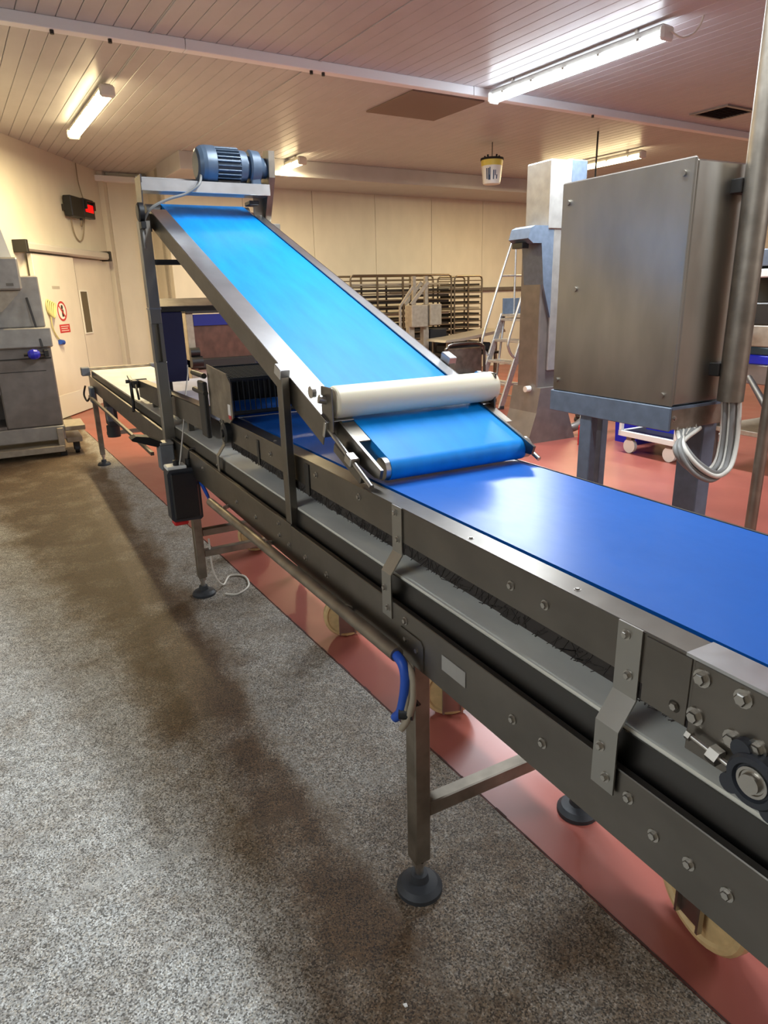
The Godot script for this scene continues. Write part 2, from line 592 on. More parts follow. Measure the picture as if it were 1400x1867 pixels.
func build_lights() -> void:
	var cool := Color(0.93, 0.97, 1.0)
	var warm := Color(1.0, 0.91, 0.7)
	batten("long cool white strip light below the white ceiling trunking", to_room(Vector3(4.52, 3.2, -5.0)), 1.9, cool, 24.0, 22.0)
	batten("warm white strip light above the sliding door end of the hall", to_room(Vector3(1.09, 3.2, -8.02)), 1.85, warm, 15.0, 20.0)
	batten("warm strip light half hidden behind the feeder motor plate", to_room(Vector3(3.9, 3.2, -10.25)), 1.5, warm, 12.0, 20.0)
	batten("warm strip light above the grey column lifter", to_room(Vector3(8.1, 3.2, -8.4)), 1.9, warm, 14.0, 20.0)
	batten("cool strip light over the feeder and the screed floor", to_room(Vector3(1.6, 3.2, -2.2)), 1.9, cool, 10.5, 14.0)
	batten("cool strip light beside the left wall", to_room(Vector3(-2.5, 3.2, -0.6)), 1.9, cool, 7.5, 12.0)
	batten("cool strip light over the near end of the conveyors", to_room(Vector3(4.4, 3.2, 0.9)), 1.9, cool, 12.0, 16.0)

# ------------------------------------------------------------------ the hall
func build_shell() -> void:
	# floors: red resin and the speckled screed strip, whose edge runs with the hall
	var fl := setting("floor", "red resin floor with a strip of speckled grey screed")
	var a := Vector3(1.105, 0, 0.0)                    # a point of the joint, and its direction
	var d := Vector3(-0.0515, 0, -1.0)
	var p0 := a - d * 3.6
	var p1 := a + d * 13.0
	var s := st()
	prism(s, [Vector2(p0.x, p0.z), Vector2(13.6, 3.6), Vector2(13.6, -13.0), Vector2(p1.x, p1.z)], Vector3(0, -0.2, 0), Vector3.RIGHT, Vector3.BACK, Vector3(0, 0.2, 0))
	put(s, "resin_floor", M.red_floor, fl, "red semi-gloss resin floor")
	# screed, UV2 carries the map of grime and painted shadow
	s = st()
	var poly := [Vector2(p0.x - 0.004, p0.z), Vector2(p1.x - 0.004, p1.z), Vector2(-4.6, p1.z), Vector2(-4.6, p0.z)]
	var ids := Geometry2D.triangulate_polygon(PackedVector2Array(poly))
	for i in range(0, ids.size(), 3):
		var q: Array = []
		for k in 3:
			q.append(poly[ids[i + k]])
		var cr: float = (q[1] - q[0]).cross(q[2] - q[0])
		if cr < 0.0:
			q.reverse()
		for w in q:
			s.set_normal(Vector3.UP)
			s.set_uv(Vector2(w.x, w.y))
			s.set_uv2(Vector2((w.x - DIRT_SHADE_AREA.position.x) / DIRT_SHADE_AREA.size.x, (w.y - DIRT_SHADE_AREA.position.y) / DIRT_SHADE_AREA.size.y))
			s.set_tangent(Plane(1, 0, 0, 1))
			s.add_vertex(Vector3(w.x, 0.003, w.y))
	put(s, "screed_strip", screed_material(), fl, "speckled grey screed with brown trodden grime and painted conveyor shadow")
	s = st()
	prism(s, poly, Vector3(0, -0.2, 0), Vector3.RIGHT, Vector3.BACK, Vector3(0, 0.2, 0))
	put(s, "screed_base", M.slab, fl)
	# ragged dirt line along the joint
	s = st()
	var rng := RandomNumberGenerator.new()
	rng.seed = 3
	for i in 220:
		var t := -0.4 + 9.0 * i / 220.0
		var w := 0.0025 + 0.006 * pow(rng.randf(), 3.0)
		var c := a + d * t + Vector3(0.001, 0.003, 0)
		box(s, c, Vector3(w, 0.002, 0.045), 0.0, Basis(Vector3.UP, 0.0515))
	var jd := put(s, "joint_dirt", M.kerb_dirt, fl)
	jd.set_meta("kind", "stuff")
	# walls, written in the hall's own axes
	FR = ROOM
	var back := setting("wall_back", "cream panelled back wall with vertical joints")
	var n := 9
	for i in n:
		s = st()
		var x0 := 3.05 + i * 1.2
		bx(s, x0 + 0.003, x0 + 1.197, 0.0, 3.3, -11.1, -10.9, 0.004)
		put(s, "wall_panel", M.wall, back)
	s = st()
	bx(s, 3.05, 13.9, 0.0, 3.3, -11.3, -11.1)
	put(s, "wall_core", M.slab, back)
	var rec := setting("wall_recess", "recessed piece of cream wall beside the sliding door")
	for i in 2:
		s = st()
		bx(s, 1.6 + i * 0.85 + 0.003, 2.45 + i * 0.85 - 0.003, 0.0, 3.3, -12.0, -11.8, 0.004)
		put(s, "wall_panel", M.wall, rec)
	s = st()
	bx(s, 1.2, 3.4, 0.0, 3.3, -12.2, -12.0)
	put(s, "wall_core", M.slab, rec)
	s = st()
	bx(s, 3.05, 3.3, 0.0, 3.3, -12.0, -11.1)
	put(s, "return_wall", M.wall, rec)
	var rw := setting("wall_right", "plain cream right wall")
	s = st()
	bx(s, 12.9, 13.2, 0.0, 3.3, -11.2, 3.9)
	put(s, "wall_panel", M.wall, rw)
	var fw := setting("wall_front", "plain cream wall behind the photographer")
	s = st()
	bx(s, -4.6, 13.2, 0.0, 3.3, 3.2, 3.5)
	put(s, "wall_panel", M.wall, fw)
	FR = Transform3D.IDENTITY
	var lw := setting("wall_left", "plain cream left wall")
	s = st()
	bx(s, -4.3, -4.0, 0.0, 3.3, -2.6, 3.8)
	put(s, "wall_panel", M.wall, lw)
	FR = ROOM
	var so := setting("trim_1", "boxed soffit along the top of the back wall")
	s = st()
	bx(s, 2.98, 13.0, 3.08, 3.3, -10.9, -9.75, 0.006)
	put(s, "soffit_box", M.ceiling, so)
	var rail := setting("trim_2", "grey bump rail along the back wall")
	s = st()
	bx(s, 6.9, 12.9, 1.46, 1.53, -10.9, -10.84, 0.01)
	put(s, "bump_rail", M.machine_grey, rail)
	FR = Transform3D.IDENTITY

func build_ceiling() -> void:
	FR = ROOM
	var c := setting("ceiling", "white grooved plastic plank ceiling")
	var s := st()
	bx(s, -4.9, 13.9, 3.325, 3.5, -12.4, 3.9)
	put(s, "ceiling_slab", M.slab, c)
	var plank := st()
	bx(plank, -0.0605, 0.0605, 3.3, 3.32, -12.2, 3.6, 0.003)
	var mesh := plank.commit()
	for i in 142:
		inst(mesh, "ceiling_plank", M.ceiling, c, FR.translated_local(Vector3(-4.3 + i * 0.125, 0, 0)))
	var tr := setting("trim_3", "white cable trunking running across the ceiling")
	for k in 6:
		s = st()
		var x0 := -3.6 + k * 2.75
		bx(s, x0, x0 + 2.745, 3.225, 3.3, -5.85, -5.76, 0.004)
		put(s, "trunking_length", M.trunking, tr)
	for x in [0.98, 1.36, 2.95, 3.06, 4.9, 6.3]:
		s = st()
		cyl(s, Vector3(x, 3.2, -5.79), Vector3(x, 3.226, -5.79), 0.014)
		put(s, "fixing", M.dark_metal, tr)
	var jt := setting("trim_4", "cover strips over the ceiling board joints")
	for x in [1.66, 3.02]:
		s = st()
		bx(s, x - 0.012, x + 0.012, 3.292, 3.301, -9.75, 3.2, 0.002)
		put(s, "cover_strip", M.ceiling, jt)
	FR = Transform3D.IDENTITY

func build_ceiling_items() -> void:
	FR = ROOM
	var h := thing("ceiling_panel", "square dark brown panel in the ceiling beside the cool strip light", "flat_panel", Vector3(4.62, 3.285, -6.5))
	var s := st()
	bx(s, 4.18, 5.06, 3.284, 3.3, -6.98, -6.1, 0.003)
	put(s, "panel", M.flat_panel, h)
	var g := thing("ceiling_vent", "small dark ceiling grille with a light frame", "vent", Vector3(7.8, 3.28, -5.3))
	s = st()
	for e in [[7.53, 7.57, -5.5, -5.04], [8.05, 8.09, -5.5, -5.04], [7.57, 8.05, -5.5, -5.46], [7.57, 8.05, -5.08, -5.04]]:
		bx(s, e[0], e[1], 3.282, 3.3, e[2], e[3], 0.002)
	put(s, "frame", M.machine_light, g)
	s = st()
	bx(s, 7.57, 8.05, 3.296, 3.3, -5.46, -5.08)
	put(s, "backing", M.vent, g)
	for i in 9:
		s = st()
		box(s, Vector3(7.81, 3.29, -5.44 + i * 0.042), Vector3(0.48, 0.003, 0.03), 0.0, Basis(Vector3.RIGHT, 0.5))
		put(s, "slat", M.vent, g)
	FR = Transform3D.IDENTITY
	# bucket hung under the ceiling
	var at := Vector3(6.0, 2.8, -8.0)
	var b := thing("hanging_bucket", "white bucket with yellow band and dark lettering hung under the ceiling", "bucket", at)
	s = st()
	lathe(s, at, Vector3.UP, [Vector2(0, 0), Vector2(0, 0.108), Vector2(0.02, 0.115), Vector2(0.215, 0.135), Vector2(0.215, 0.13), Vector2(0.03, 0.1)], 28)
	put(s, "bucket_body", M.plastic_white, b)
	s = st()
	lathe(s, at, Vector3.UP, [Vector2(0.215, 0.137), Vector2(0.285, 0.143), Vector2(0.29, 0.13), Vector2(0.215, 0.12)], 28)
	put(s, "yellow_band", M.yellow, b)
	s = st()
	lathe(s, at, Vector3.UP, [Vector2(0.284, 0.05), Vector2(0.284, 0.152), Vector2(0.31, 0.15), Vector2(0.318, 0.0)], 28)
	put(s, "lid", M.black_matt, b)
	for k in 5:
		s = st()
		var an := TAU * k / 5.0 + 0.3
		bar(s, at + Vector3(cos(an) * 0.09, 0.31, sin(an) * 0.09), at + Vector3(cos(an) * 0.1, 0.345, sin(an) * 0.1), 0.022, 0.012)
		put(s, "lid_tab", M.black_matt, b)
	s = st()
	cyl(s, at + Vector3(0, 0.31, 0), Vector3(6.0, 3.3, -8.0), 0.006, -1.0, 8)
	put(s, "hanging_rod", M.dark_metal, b)
	# lettering strokes on the bucket wall
	var face := atan2(-at.x, -at.z)
	for k in [[-0.52, 0.05, 0.18, 0.014], [-0.3, 0.04, 0.1, 0.02], [-0.32, 0.1, 0.18, 0.016], [-0.18, 0.04, 0.19, 0.012], [0.2, 0.045, 0.155, 0.014], [0.38, 0.09, 0.155, 0.011], [0.56, 0.05, 0.1, 0.012]]:
		s = st()
		var dir := Vector3(sin(face + k[0]), 0, cos(face + k[0]))
		var r0: float = 0.1125 + 0.1025 * k[1] / 1.0
		var r1: float = 0.1125 + 0.1025 * k[2] / 1.0
		bar(s, at + dir * (r0 + 0.0015) + Vector3(0, k[1], 0), at + dir * (r1 + 0.0015) + Vector3(0, k[2], 0), k[3], 0.003, Vector3.UP.cross(dir), 0.0)
		put(s, "printed_stroke", M.print_blue, b)
	var fx := thing("lamp_flex", "white flex curling from the cool strip light end to the ceiling", "cord", Vector3(4.68, 3.2, -3.95))
	s = st()
	tube(s, [Vector3(4.59, 3.21, -4.03), Vector3(4.66, 3.16, -3.98), Vector3(4.74, 3.19, -3.95), Vector3(4.78, 3.25, -3.93), Vector3(4.79, 3.3, -3.92)], 0.006, 6)
	put(s, "flex_run", M.cable_white, fx)
	var w := thing("drop_wire", "thin dark wire dropping from the ceiling above the lifter column", "wire", Vector3(6.86, 2.4, -7.0))
	s = st()
	cyl(s, Vector3(6.86, 2.4, -7.0), Vector3(6.86, 3.3, -7.0), 0.011, -1.0, 8)
	put(s, "wire_run", M.dark_metal, w)
	# conduit box on the recess wall
	FR = ROOM
	var cb := thing("wall_duct", "slim pale duct along the wall top beside the door corner", "duct", Vector3(2.3, 3.15, -11.76))
	s = st()
	bx(s, 1.75, 3.04, 3.16, 3.24, -11.8, -11.68, 0.006)
	put(s, "duct_body", M.trunking, cb)
	FR = Transform3D.IDENTITY

# ------------------------------------------------------------------ angled wall with the sliding door
func build_door_wall() -> void:
	var W := Transform3D(Basis(Vector3(0.498, 0, -0.867), Vector3.UP, Vector3(0.867, 0, 0.498)), Vector3(0.509, 0, -9.954)).orthonormalized()
	FR = W
	var w := setting("wall_door_side", "cream angled wall with the sliding door")
	var s := st()
	bx(s, -10.0, 2.75, 0.0, 3.3, -0.2, 0.0)
	put(s, "wall_panel", M.wall, w)
	s = st()
	bx(s, 2.2, 2.5, 0.0, 3.3, 0.0, 0.08, 0.004)
	put(s, "pilaster", M.wall, w)
	var d := setting("door_1", "white sliding cold-room door hung from a grey rail")
	s = st()
	bx(s, -0.3, 0.79, 0.012, 2.02, 0.04, 0.1, 0.006)
	put(s, "door_leaf", M.door, d)
	s = st()
	bx(s, 0.8, 2.15, 0.0, 2.03, 0.0, 0.03, 0.004)
	var gk := st()
	bx(gk, 0.785, 0.8, 0.012, 2.02, 0.03, 0.098, 0.002)
	put(gk, "edge_gasket", M.machine_grey, d)
	var fixed := put(s, "fixed_leaf", M.door, d)
	s = st()
	bx(s, 0.985, 1.2, 1.03, 1.585, 0.03, 0.036, 0.002)
	put(s, "vision_panel", M.window_dark, fixed, "narrow dark vision panel")
	s = st()
	for e in [[0.965, 0.985, 1.01, 1.605], [1.2, 1.22, 1.01, 1.605], [0.985, 1.2, 1.01, 1.03], [0.985, 1.2, 1.585, 1.605]]:
		bx(s, e[0], e[1], e[2], e[3], 0.03, 0.042, 0.002)
	put(s, "vision_frame", M.plastic_white, fixed)
	s = st()
	bx(s, -0.3, 0.79, 0.012, 0.3, 0.1, 0.103, 0.001)
	put(s, "kick_plate", M.plastic_white, d)
	s = st()
	bx(s, -0.5, 1.9, 2.04, 2.14, 0.0, 0.15, 0.02)
	put(s, "track_rail", M.rail_paint, d)
	for x in [-0.51, 1.89]:
		s = st()
		bx(s, x, x + 0.05, 2.02, 2.16, 0.0, 0.17, 0.006)
		put(s, "rail_end", M.dark_metal, d)
	# signs on the leaf
	FR = W.translated_local(Vector3(-0.195, 0, 0))
	var sg := thing("prohibition_sign", "round red and white prohibition sign on the sliding door", "sign", Vector3(0.43, 1.21, 0.1))
	s = st()
	var ring: Array = []
	cyl(s, Vector3(0.43, 1.34, 0.1), Vector3(0.43, 1.34, 0.102), 0.125, -1.0, 32)
	put(s, "sign_plate", M.sign_white, sg)
	s = st()
	for i in 32:
		var t0 := TAU * i / 32
		var t1 := TAU * (i + 1) / 32
		ring = [Vector2(cos(t0), sin(t0)) * 0.1, Vector2(cos(t1), sin(t1)) * 0.1, Vector2(cos(t1), sin(t1)) * 0.125, Vector2(cos(t0), sin(t0)) * 0.125]
		prism(s, ring, Vector3(0.43, 1.34, 0.102), Vector3.RIGHT, Vector3.UP, Vector3(0, 0, 0.0015))
	bar(s, Vector3(0.355, 1.415, 0.1028), Vector3(0.505, 1.265, 0.1028), 0.022, 0.0015, Vector3(0, 0, 1).cross(Vector3(1, -1, 0)).normalized(), 0.0)
	put(s, "red_ring", M.sign_red, sg)
	s = st()
	cyl(s, Vector3(0.44, 1.39, 0.102), Vector3(0.44, 1.39, 0.103), 0.028, -1.0, 16)
	bx(s, 0.42, 0.47, 1.27, 1.36, 0.102, 0.1032)
	put(s, "figure", M.dark_metal, sg)
	var nt := thing("red_notice", "small red rectangular notice under the round prohibition sign", "sign", Vector3(0.43, 1.07, 0.1))
	s = st()
	bx(s, 0.3, 0.58, 1.07, 1.175, 0.1, 0.102)
	put(s, "notice_plate", M.sign_red, nt)
	for k in 3:
		s = st()
		bx(s, 0.335, 0.545 - 0.03 * (k % 2), 1.092 + k * 0.027, 1.1 + k * 0.027, 0.102, 0.1028)
		put(s, "text_line", M.sign_white, nt)
	var pl := thing("door_plate", "faint grey label above the round sign on the door", "label", Vector3(0.36, 1.62, 0.1))
	s = st()
	bx(s, 0.27, 0.47, 1.615, 1.65, 0.1, 0.102)
	put(s, "label_plate", mat(rgb(180, 174, 162), 0.5), pl)
	# yellow air hose hung on the leaf
	var ho := thing("coiled_hose", "yellow hose hung in a bunch on the sliding door", "hose", Vector3(0.1, 1.2, 0.1))
	s = st()
	for k in 5:
		var pts: Array = []
		for i in 13:
			var t := TAU * i / 12
			pts.append(Vector3(0.07 + 0.012 * k + 0.045 * cos(t), 1.4 - 0.012 * k + 0.085 * sin(t + 0.25 * k), 0.115 + 0.012 * k))
		tube(s, pts, 0.01, 6, 2)
	put(s, "hose_coil", M.hose_yellow, ho)
	s = st()
	tube(s, [Vector3(0.06, 1.28, 0.13), Vector3(0.08, 1.15, 0.12), Vector3(0.15, 1.05, 0.115), Vector3(0.23, 0.98, 0.12)], 0.009, 6)
	put(s, "hose_tail", M.hose_yellow, ho)
	s = st()
	cyl(s, Vector3(0.2, 0.965, 0.125), Vector3(0.28, 0.955, 0.125), 0.032, -1.0, 12)
	put(s, "blue_nozzle", M.cable_blue, ho)
	# signal unit with a red light
	FR = W.translated_local(Vector3(-0.3, 0, 0))
	var p := thing("signal_unit", "black wall-mounted signal unit showing a red light above the door", "signal light", Vector3(1.55, 2.6, 0.0))
	s = st()
	bx(s, 1.2, 1.58, 2.55, 2.81, 0.03, 0.14, 0.01)
	put(s, "housing", M.black, p)
	s = st()
	bx(s, 1.585, 1.92, 2.57, 2.82, 0.04, 0.14, 0.008)
	put(s, "lamp_box", M.black, p)
	s = st()
	for e in [[1.6, 1.88, 2.78, 2.795], [1.6, 1.612, 2.68, 2.78], [1.868, 1.88, 2.68, 2.78]]:
		bx(s, e[0], e[1], e[2], e[3], 0.14, 0.18, 0.002)
	put(s, "hood", M.black, p)
	s = st()
	bx(s, 1.62, 1.86, 2.645, 2.745, 0.14, 0.15, 0.003)
	put(s, "red_lamp_light", glow(Color(1.0, 0.01, 0.03), 1.0), p, "lit red lamp")
	s = st()
	bx(s, 1.2, 1.4, 2.62, 2.7, 0.0, 0.04, 0.002)
	put(s, "wall_bracket", M.dark_metal, p)
	s = st()
	cyl(s, Vector3(1.55, 2.53, 0.09), Vector3(1.55, 2.6, 0.09), 0.02, -1.0, 10)
	put(s, "cable_gland", M.black, p)
	s = st()
	tube(s, [Vector3(1.3, 2.6, 0.06), Vector3(1.42, 2.36, 0.02), Vector3(1.56, 2.26, 0.02), Vector3(1.7, 2.34, 0.02), Vector3(1.74, 2.6, 0.06)], 0.009, 6)
	put(s, "cable", M.cable_beige, p)
	s = st()
	tube(s, [Vector3(1.55, 2.53, 0.09), Vector3(1.58, 2.46, 0.06), Vector3(1.68, 2.48, 0.04), Vector3(1.7, 2.59, 0.06)], 0.008, 6)
	put(s, "cable", M.cable_beige, p)
	s = st()
	tube(s, [Vector3(1.8, 2.83, 0.05), Vector3(1.79, 3.05, 0.02), Vector3(1.79, 3.29, 0.02)], 0.008, 6)
	put(s, "cable", M.cable_beige, p)
	FR = Transform3D.IDENTITY

# ------------------------------------------------------------------ the long white belt conveyor
func foot(parent: Node3D, p: Vector3, top: float, r := 0.058) -> void:
	var f := Node3D.new()
	f.name = "levelling_foot"
	parent.add_child(f, true)
	f.global_transform = FR.translated_local(p)
	var s := st()
	lathe(s, p, Vector3.UP, [Vector2(0.0, 0.0), Vector2(0.0, r), Vector2(0.012, r), Vector2(0.024, r * 0.8), Vector2(0.03, r * 0.42), Vector2(0.05, r * 0.36), Vector2(0.052, 0.0)], 24)
	put(s, "foot_pad", M.rubber, f)
	s = st()
	cyl(s, p + Vector3(0, 0.045, 0), p + Vector3(0, top + 0.01, 0), 0.011, -1.0, 12)
	cyl(s, p + Vector3(0, top - 0.022, 0), p + Vector3(0, top - 0.008, 0), 0.018, -1.0, 6, true)
	put(s, "threaded_spindle", M.bolt, f)

func castor(parent: Node3D, p: Vector3, turn: float, r: float, plate_y: float) -> void:
	var c := Node3D.new()
	c.name = "castor"
	parent.add_child(c, true)
	c.global_transform = FR.translated_local(p)
	var keep := FR
	FR = FR * Transform3D(Basis(Vector3.UP, turn), p)
	var s := st()
	lathe(s, Vector3(-0.024, r, 0), Vector3.RIGHT, [Vector2(0, 0), Vector2(0, r * 0.32), Vector2(0.004, r * 0.34), Vector2(0.006, r * 0.8), Vector2(0.0, r * 0.86), Vector2(0.002, r * 0.95), Vector2(0.01, r), Vector2(0.038, r), Vector2(0.046, r * 0.95), Vector2(0.048, r * 0.86), Vector2(0.042, r * 0.8), Vector2(0.044, r * 0.34), Vector2(0.048, r * 0.32), Vector2(0.048, 0)], 36)
	put(s, "wheel", M.wheel_cream, c, "cream plastic wheel")
	for sx in [-1.0, 1.0]:
		s = st()
		prism(s, [Vector2(-0.03, r - 0.075), Vector2(0.03, r - 0.075), Vector2(0.036, r + 0.05), Vector2(0.05, 2.0 * r + 0.02), Vector2(-0.05, 2.0 * r + 0.02), Vector2(-0.036, r + 0.05)], Vector3(sx * 0.034 - 0.002, 0, 0), Vector3.BACK, Vector3.UP, Vector3(0.004, 0, 0))
		for e in [-1.0, 1.0]:
			bx(s, sx * 0.036, sx * 0.036 + sx * 0.014, r - 0.075, 2.0 * r + 0.02, e * 0.03, e * 0.037)
		put(s, "fork_arm", M.strap, c)
	s = st()
	bx(s, -0.04, 0.04, 2.0 * r + 0.016, 2.0 * r + 0.026, -0.06, 0.06, 0.002)
	cyl(s, Vector3(0, 2.0 * r + 0.02, 0), Vector3(0, plate_y, 0), 0.02)
	cyl(s, Vector3(-0.045, r, 0), Vector3(0.045, r, 0), 0.009, -1.0, 10)
	put(s, "swivel_stem", M.steel, c)
	FR = keep

func build_white_conveyor() -> void:
	# turned very slightly about its near part
	var piv := Vector3(0.675, 0, -1.0)
	FR = Transform3D(Basis(Vector3.UP, 0.007), Vector3.ZERO)
	FR.origin = piv - FR.basis * piv
	var t := thing("long_conveyor", "long white belt conveyor on steel beams and levelling feet under the feeder", "conveyor", Vector3(0.97, 0, -3.2))
	var z0 := -6.95
	var z1 := 0.9
	var s := st()
	belt_loop(s, Vector2(z0, 0.795), 0.045, Vector2(z1, 0.795), 0.045, 0.703, 1.237)
	put(s, "conveyor_belt", M.belt_white, t, "white belt")
	for side in [0, 1]:
		var mx := func(x: float) -> float: return x if side == 0 else 1.94 - x
		s = st()
		# folded channel: outer web, top and bottom flanges
		var poly := [Vector2(mx.call(0.675), 0.668), Vector2(mx.call(0.675), 0.7845), Vector2(mx.call(0.6765), 0.786), Vector2(mx.call(0.688), 0.786), Vector2(mx.call(0.688), 0.782), Vector2(mx.call(0.679), 0.782), Vector2(mx.call(0.679), 0.672), Vector2(mx.call(0.7), 0.672), Vector2(mx.call(0.7), 0.668)]
		prism(s, poly, Vector3(0, 0, z0 - 0.06), Vector3.RIGHT, Vector3.UP, Vector3(0, 0, z1 - z0 + 0.1))
		put(s, "side_beam", M.steel, t)
		s = st()
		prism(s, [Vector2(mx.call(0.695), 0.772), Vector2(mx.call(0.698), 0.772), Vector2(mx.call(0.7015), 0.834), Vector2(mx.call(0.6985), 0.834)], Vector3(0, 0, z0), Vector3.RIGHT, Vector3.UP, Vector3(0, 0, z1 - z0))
		put(s, "shaded_edge_strip", M.strip, t)
		s = st()
		if side == 0:
			bx(s, 0.615, 0.69, 0.79, 0.868, z0 - 0.1, z0 - 0.02, 0.006)
		else:
			bx(s, 1.24, 1.3, 0.79, 0.868, z0 - 0.1, z0 - 0.02, 0.006)
		put(s, "end_block", M.paint_grey, t)
	s = st()
	bx(s, 0.7, 1.24, 0.68, 0.745, z0 + 0.1, z1 - 0.1)
	put(s, "belt_bed", M.dark_metal, t)
	s = st()
	bx(s, 0.64, 1.3, 0.835, 0.862, z0 - 0.085, z0 - 0.07, 0.003)
	put(s, "end_rail", M.steel_dull, t)
	# legs
	for L in [[-1.17, 0.7, 1.24], [-3.27, 0.7, 1.24], [-6.66, 0.66, 1.23]]:
		for k in [1, 2]:
			s = st()
			bx(s, L[k] - 0.0215, L[k] + 0.0215, 0.1, 0.67, L[0] - 0.0215, L[0] + 0.0215, 0.003)
			put(s, "leg", M.steel_dull, t)
			foot(t, Vector3(L[k], 0.0 if k == 2 else 0.003, L[0]), 0.1)
	for b in [[-1.17, 0.25, 0.042], [-3.27, 0.337, 0.036], [-3.27, 0.226, 0.036], [-6.66, 0.29, 0.036]]:
		s = st()
		bx(s, 0.7215, 1.2185, b[1] - b[2] * 0.5, b[1] + b[2] * 0.5, b[0] - 0.018, b[0] + 0.018, 0.003)
		put(s, "cross_bar", M.steel_dull, t)
	castor(t, Vector3(1.2, 0.0, -0.73), -0.18, 0.132, 0.69)
	castor(t, Vector3(1.2, 0.0, -1.77), 1.2, 0.1, 0.69)
	castor(t, Vector3(1.14, 0.0, -3.75), 1.3, 0.1, 0.69)
	castor(t, Vector3(1.14, 0.0, -2.5), 1.25, 0.1, 0.69)
	# fixings on the near beam
	var bs: Array = []
	for q in [[0.724, -0.5], [0.724, -0.443], [0.724, -0.387], [0.73, -0.806], [0.73, -0.728], [0.72, -1.174], [0.712, -1.127], [0.762, -1.177], [0.72, -1.6], [0.72, -1.75], [0.752, -0.548], [0.72, -2.2], [0.72, -2.42], [0.75, -2.9]]:
		bs.append(Vector3(0.675, q[0], q[1]))
	bolts(t, bs, Vector3.LEFT, 0.0065, 0.006, M.bolt)
	s = st()
	prism(s, [Vector2(-1.2, 0.67), Vector2(-1.2, 0.735), Vector2(-1.195, 0.742), Vector2(-1.11, 0.742), Vector2(-1.1, 0.732), Vector2(-1.1, 0.67)], Vector3(0.6725, 0, 0), Vector3.BACK, Vector3.UP, Vector3(0.0025, 0, 0))
	put(s, "leg_plate", M.steel, t)
	s = st()
	bx(s, 0.6735, 0.675, 0.716, 0.75, -1.03, -0.948)
	put(s, "name_plate", M.machine_light, t, "pale grey name plate")
	# conduit under the beam with cable ends
	s = st()
	cyl(s, Vector3(0.648, 0.648, -2.72), Vector3(0.648, 0.689, -1.17), 0.0165, -1.0, 20)
	var tb := put(s, "cable_conduit", M.steel_dull, t, "round steel conduit under the beam")
	for z in [-1.45, -2.05, -2.55]:
		s = st()
		var y := lerpf(0.648, 0.689, (z + 2.72) / 1.55)
		bar(s, Vector3(0.652, y + 0.01, z), Vector3(0.682, 0.672, z), 0.016, 0.008)
		put(s, "conduit_clip", M.steel_dull, tb)
	s = st()
	tube(s, [Vector3(0.648, 0.688, -1.2), Vector3(0.646, 0.682, -1.145), Vector3(0.645, 0.64, -1.13), Vector3(0.645, 0.56, -1.15), Vector3(0.64, 0.53, -1.17)], 0.0115, 10)
	put(s, "blue_cable", M.cable_blue, tb, "blue cable leaving the conduit")
	s = st()
	tube(s, [Vector3(0.654, 0.688, -1.19), Vector3(0.656, 0.668, -1.125), Vector3(0.656, 0.61, -1.115), Vector3(0.652, 0.55, -1.13), Vector3(0.645, 0.51, -1.15)], 0.008, 8)
	tube(s, [Vector3(0.65, 0.69, -1.19), Vector3(0.651, 0.66, -1.13), Vector3(0.65, 0.6, -1.13), Vector3(0.648, 0.53, -1.145)], 0.006, 8)
	put(s, "beige_cable", M.cable_beige, tb)
	s = st()
	cyl(s, Vector3(0.64, 0.556, -1.15), Vector3(0.664, 0.556, -1.13), 0.016, -1.0, 12)
	put(s, "cable_tie", M.black, tb)
	s = st()
	tube(s, [Vector3(0.648, 0.545, -1.14), Vector3(0.675, 0.56, -1.16), Vector3(0.69, 0.57, -1.15)], 0.013, 8)
	put(s, "black_sleeve", M.black, tb)
	# drive under the far end
	s = st()
	bx(s, 0.7, 0.78, 0.42, 0.66, -6.4, -6.22, 0.008)
	cyl(s, Vector3(0.74, 0.32, -6.3), Vector3(0.74, 0.42, -6.3), 0.055, -1.0, 16)
	put(s, "drive_motor", M.charcoal, t)
	s = st()
	bx(s, 0.63, 0.67, 0.58, 0.72, -6.75, -6.62, 0.006)
	put(s, "switch_box", M.paint_blue_grey, t)
	s = st()
	bx(s, 0.65, 0.7, 0.53, 0.64, -5.9, -5.8, 0.006)
	put(s, "switch_box", M.paint_blue_grey, t)
	s = st()
	bar(s, Vector3(0.632, 0.63, -6.75), Vector3(0.64, 0.63, -3.9), 0.02, 0.02)
	put(s, "lower_rail", M.steel, t)
	s = st()
	tube(s, [Vector3(0.63, 0.7, -6.98), Vector3(0.61, 0.62, -7.0), Vector3(0.62, 0.57, -6.9), Vector3(0.64, 0.62, -6.8)], 0.009, 8)
	put(s, "loop_cable", M.black, t)
	FR = Transform3D.IDENTITY

# ------------------------------------------------------------------ the blue belt conveyor on top of it
func strap(t: Node3D, z: float, w: float) -> void:
	var s := st()
	prism(s, [Vector2(0.7005, 1.002), Vector2(0.7035, 1.002), Vector2(0.7035, 0.8905), Vector2(0.6735, 0.848), Vector2(0.6735, 0.742), Vector2(0.6705, 0.742), Vector2(0.6705, 0.8495), Vector2(0.7005, 0.892)], Vector3(0, 0, z - w * 0.5), Vector3.RIGHT, Vector3.UP, Vector3(0, 0, w))
	put(s, "strap", M.strap, t, "bent steel strap")
	bolts(t, [Vector3(0.7005, 0.985, z - 0.006), Vector3(0.7005, 0.925, z + 0.004), Vector3(0.6705, 0.81, z - 0.008), Vector3(0.6705, 0.765, z + 0.006)], Vector3.LEFT, 0.0055, 0.006, M.bolt)

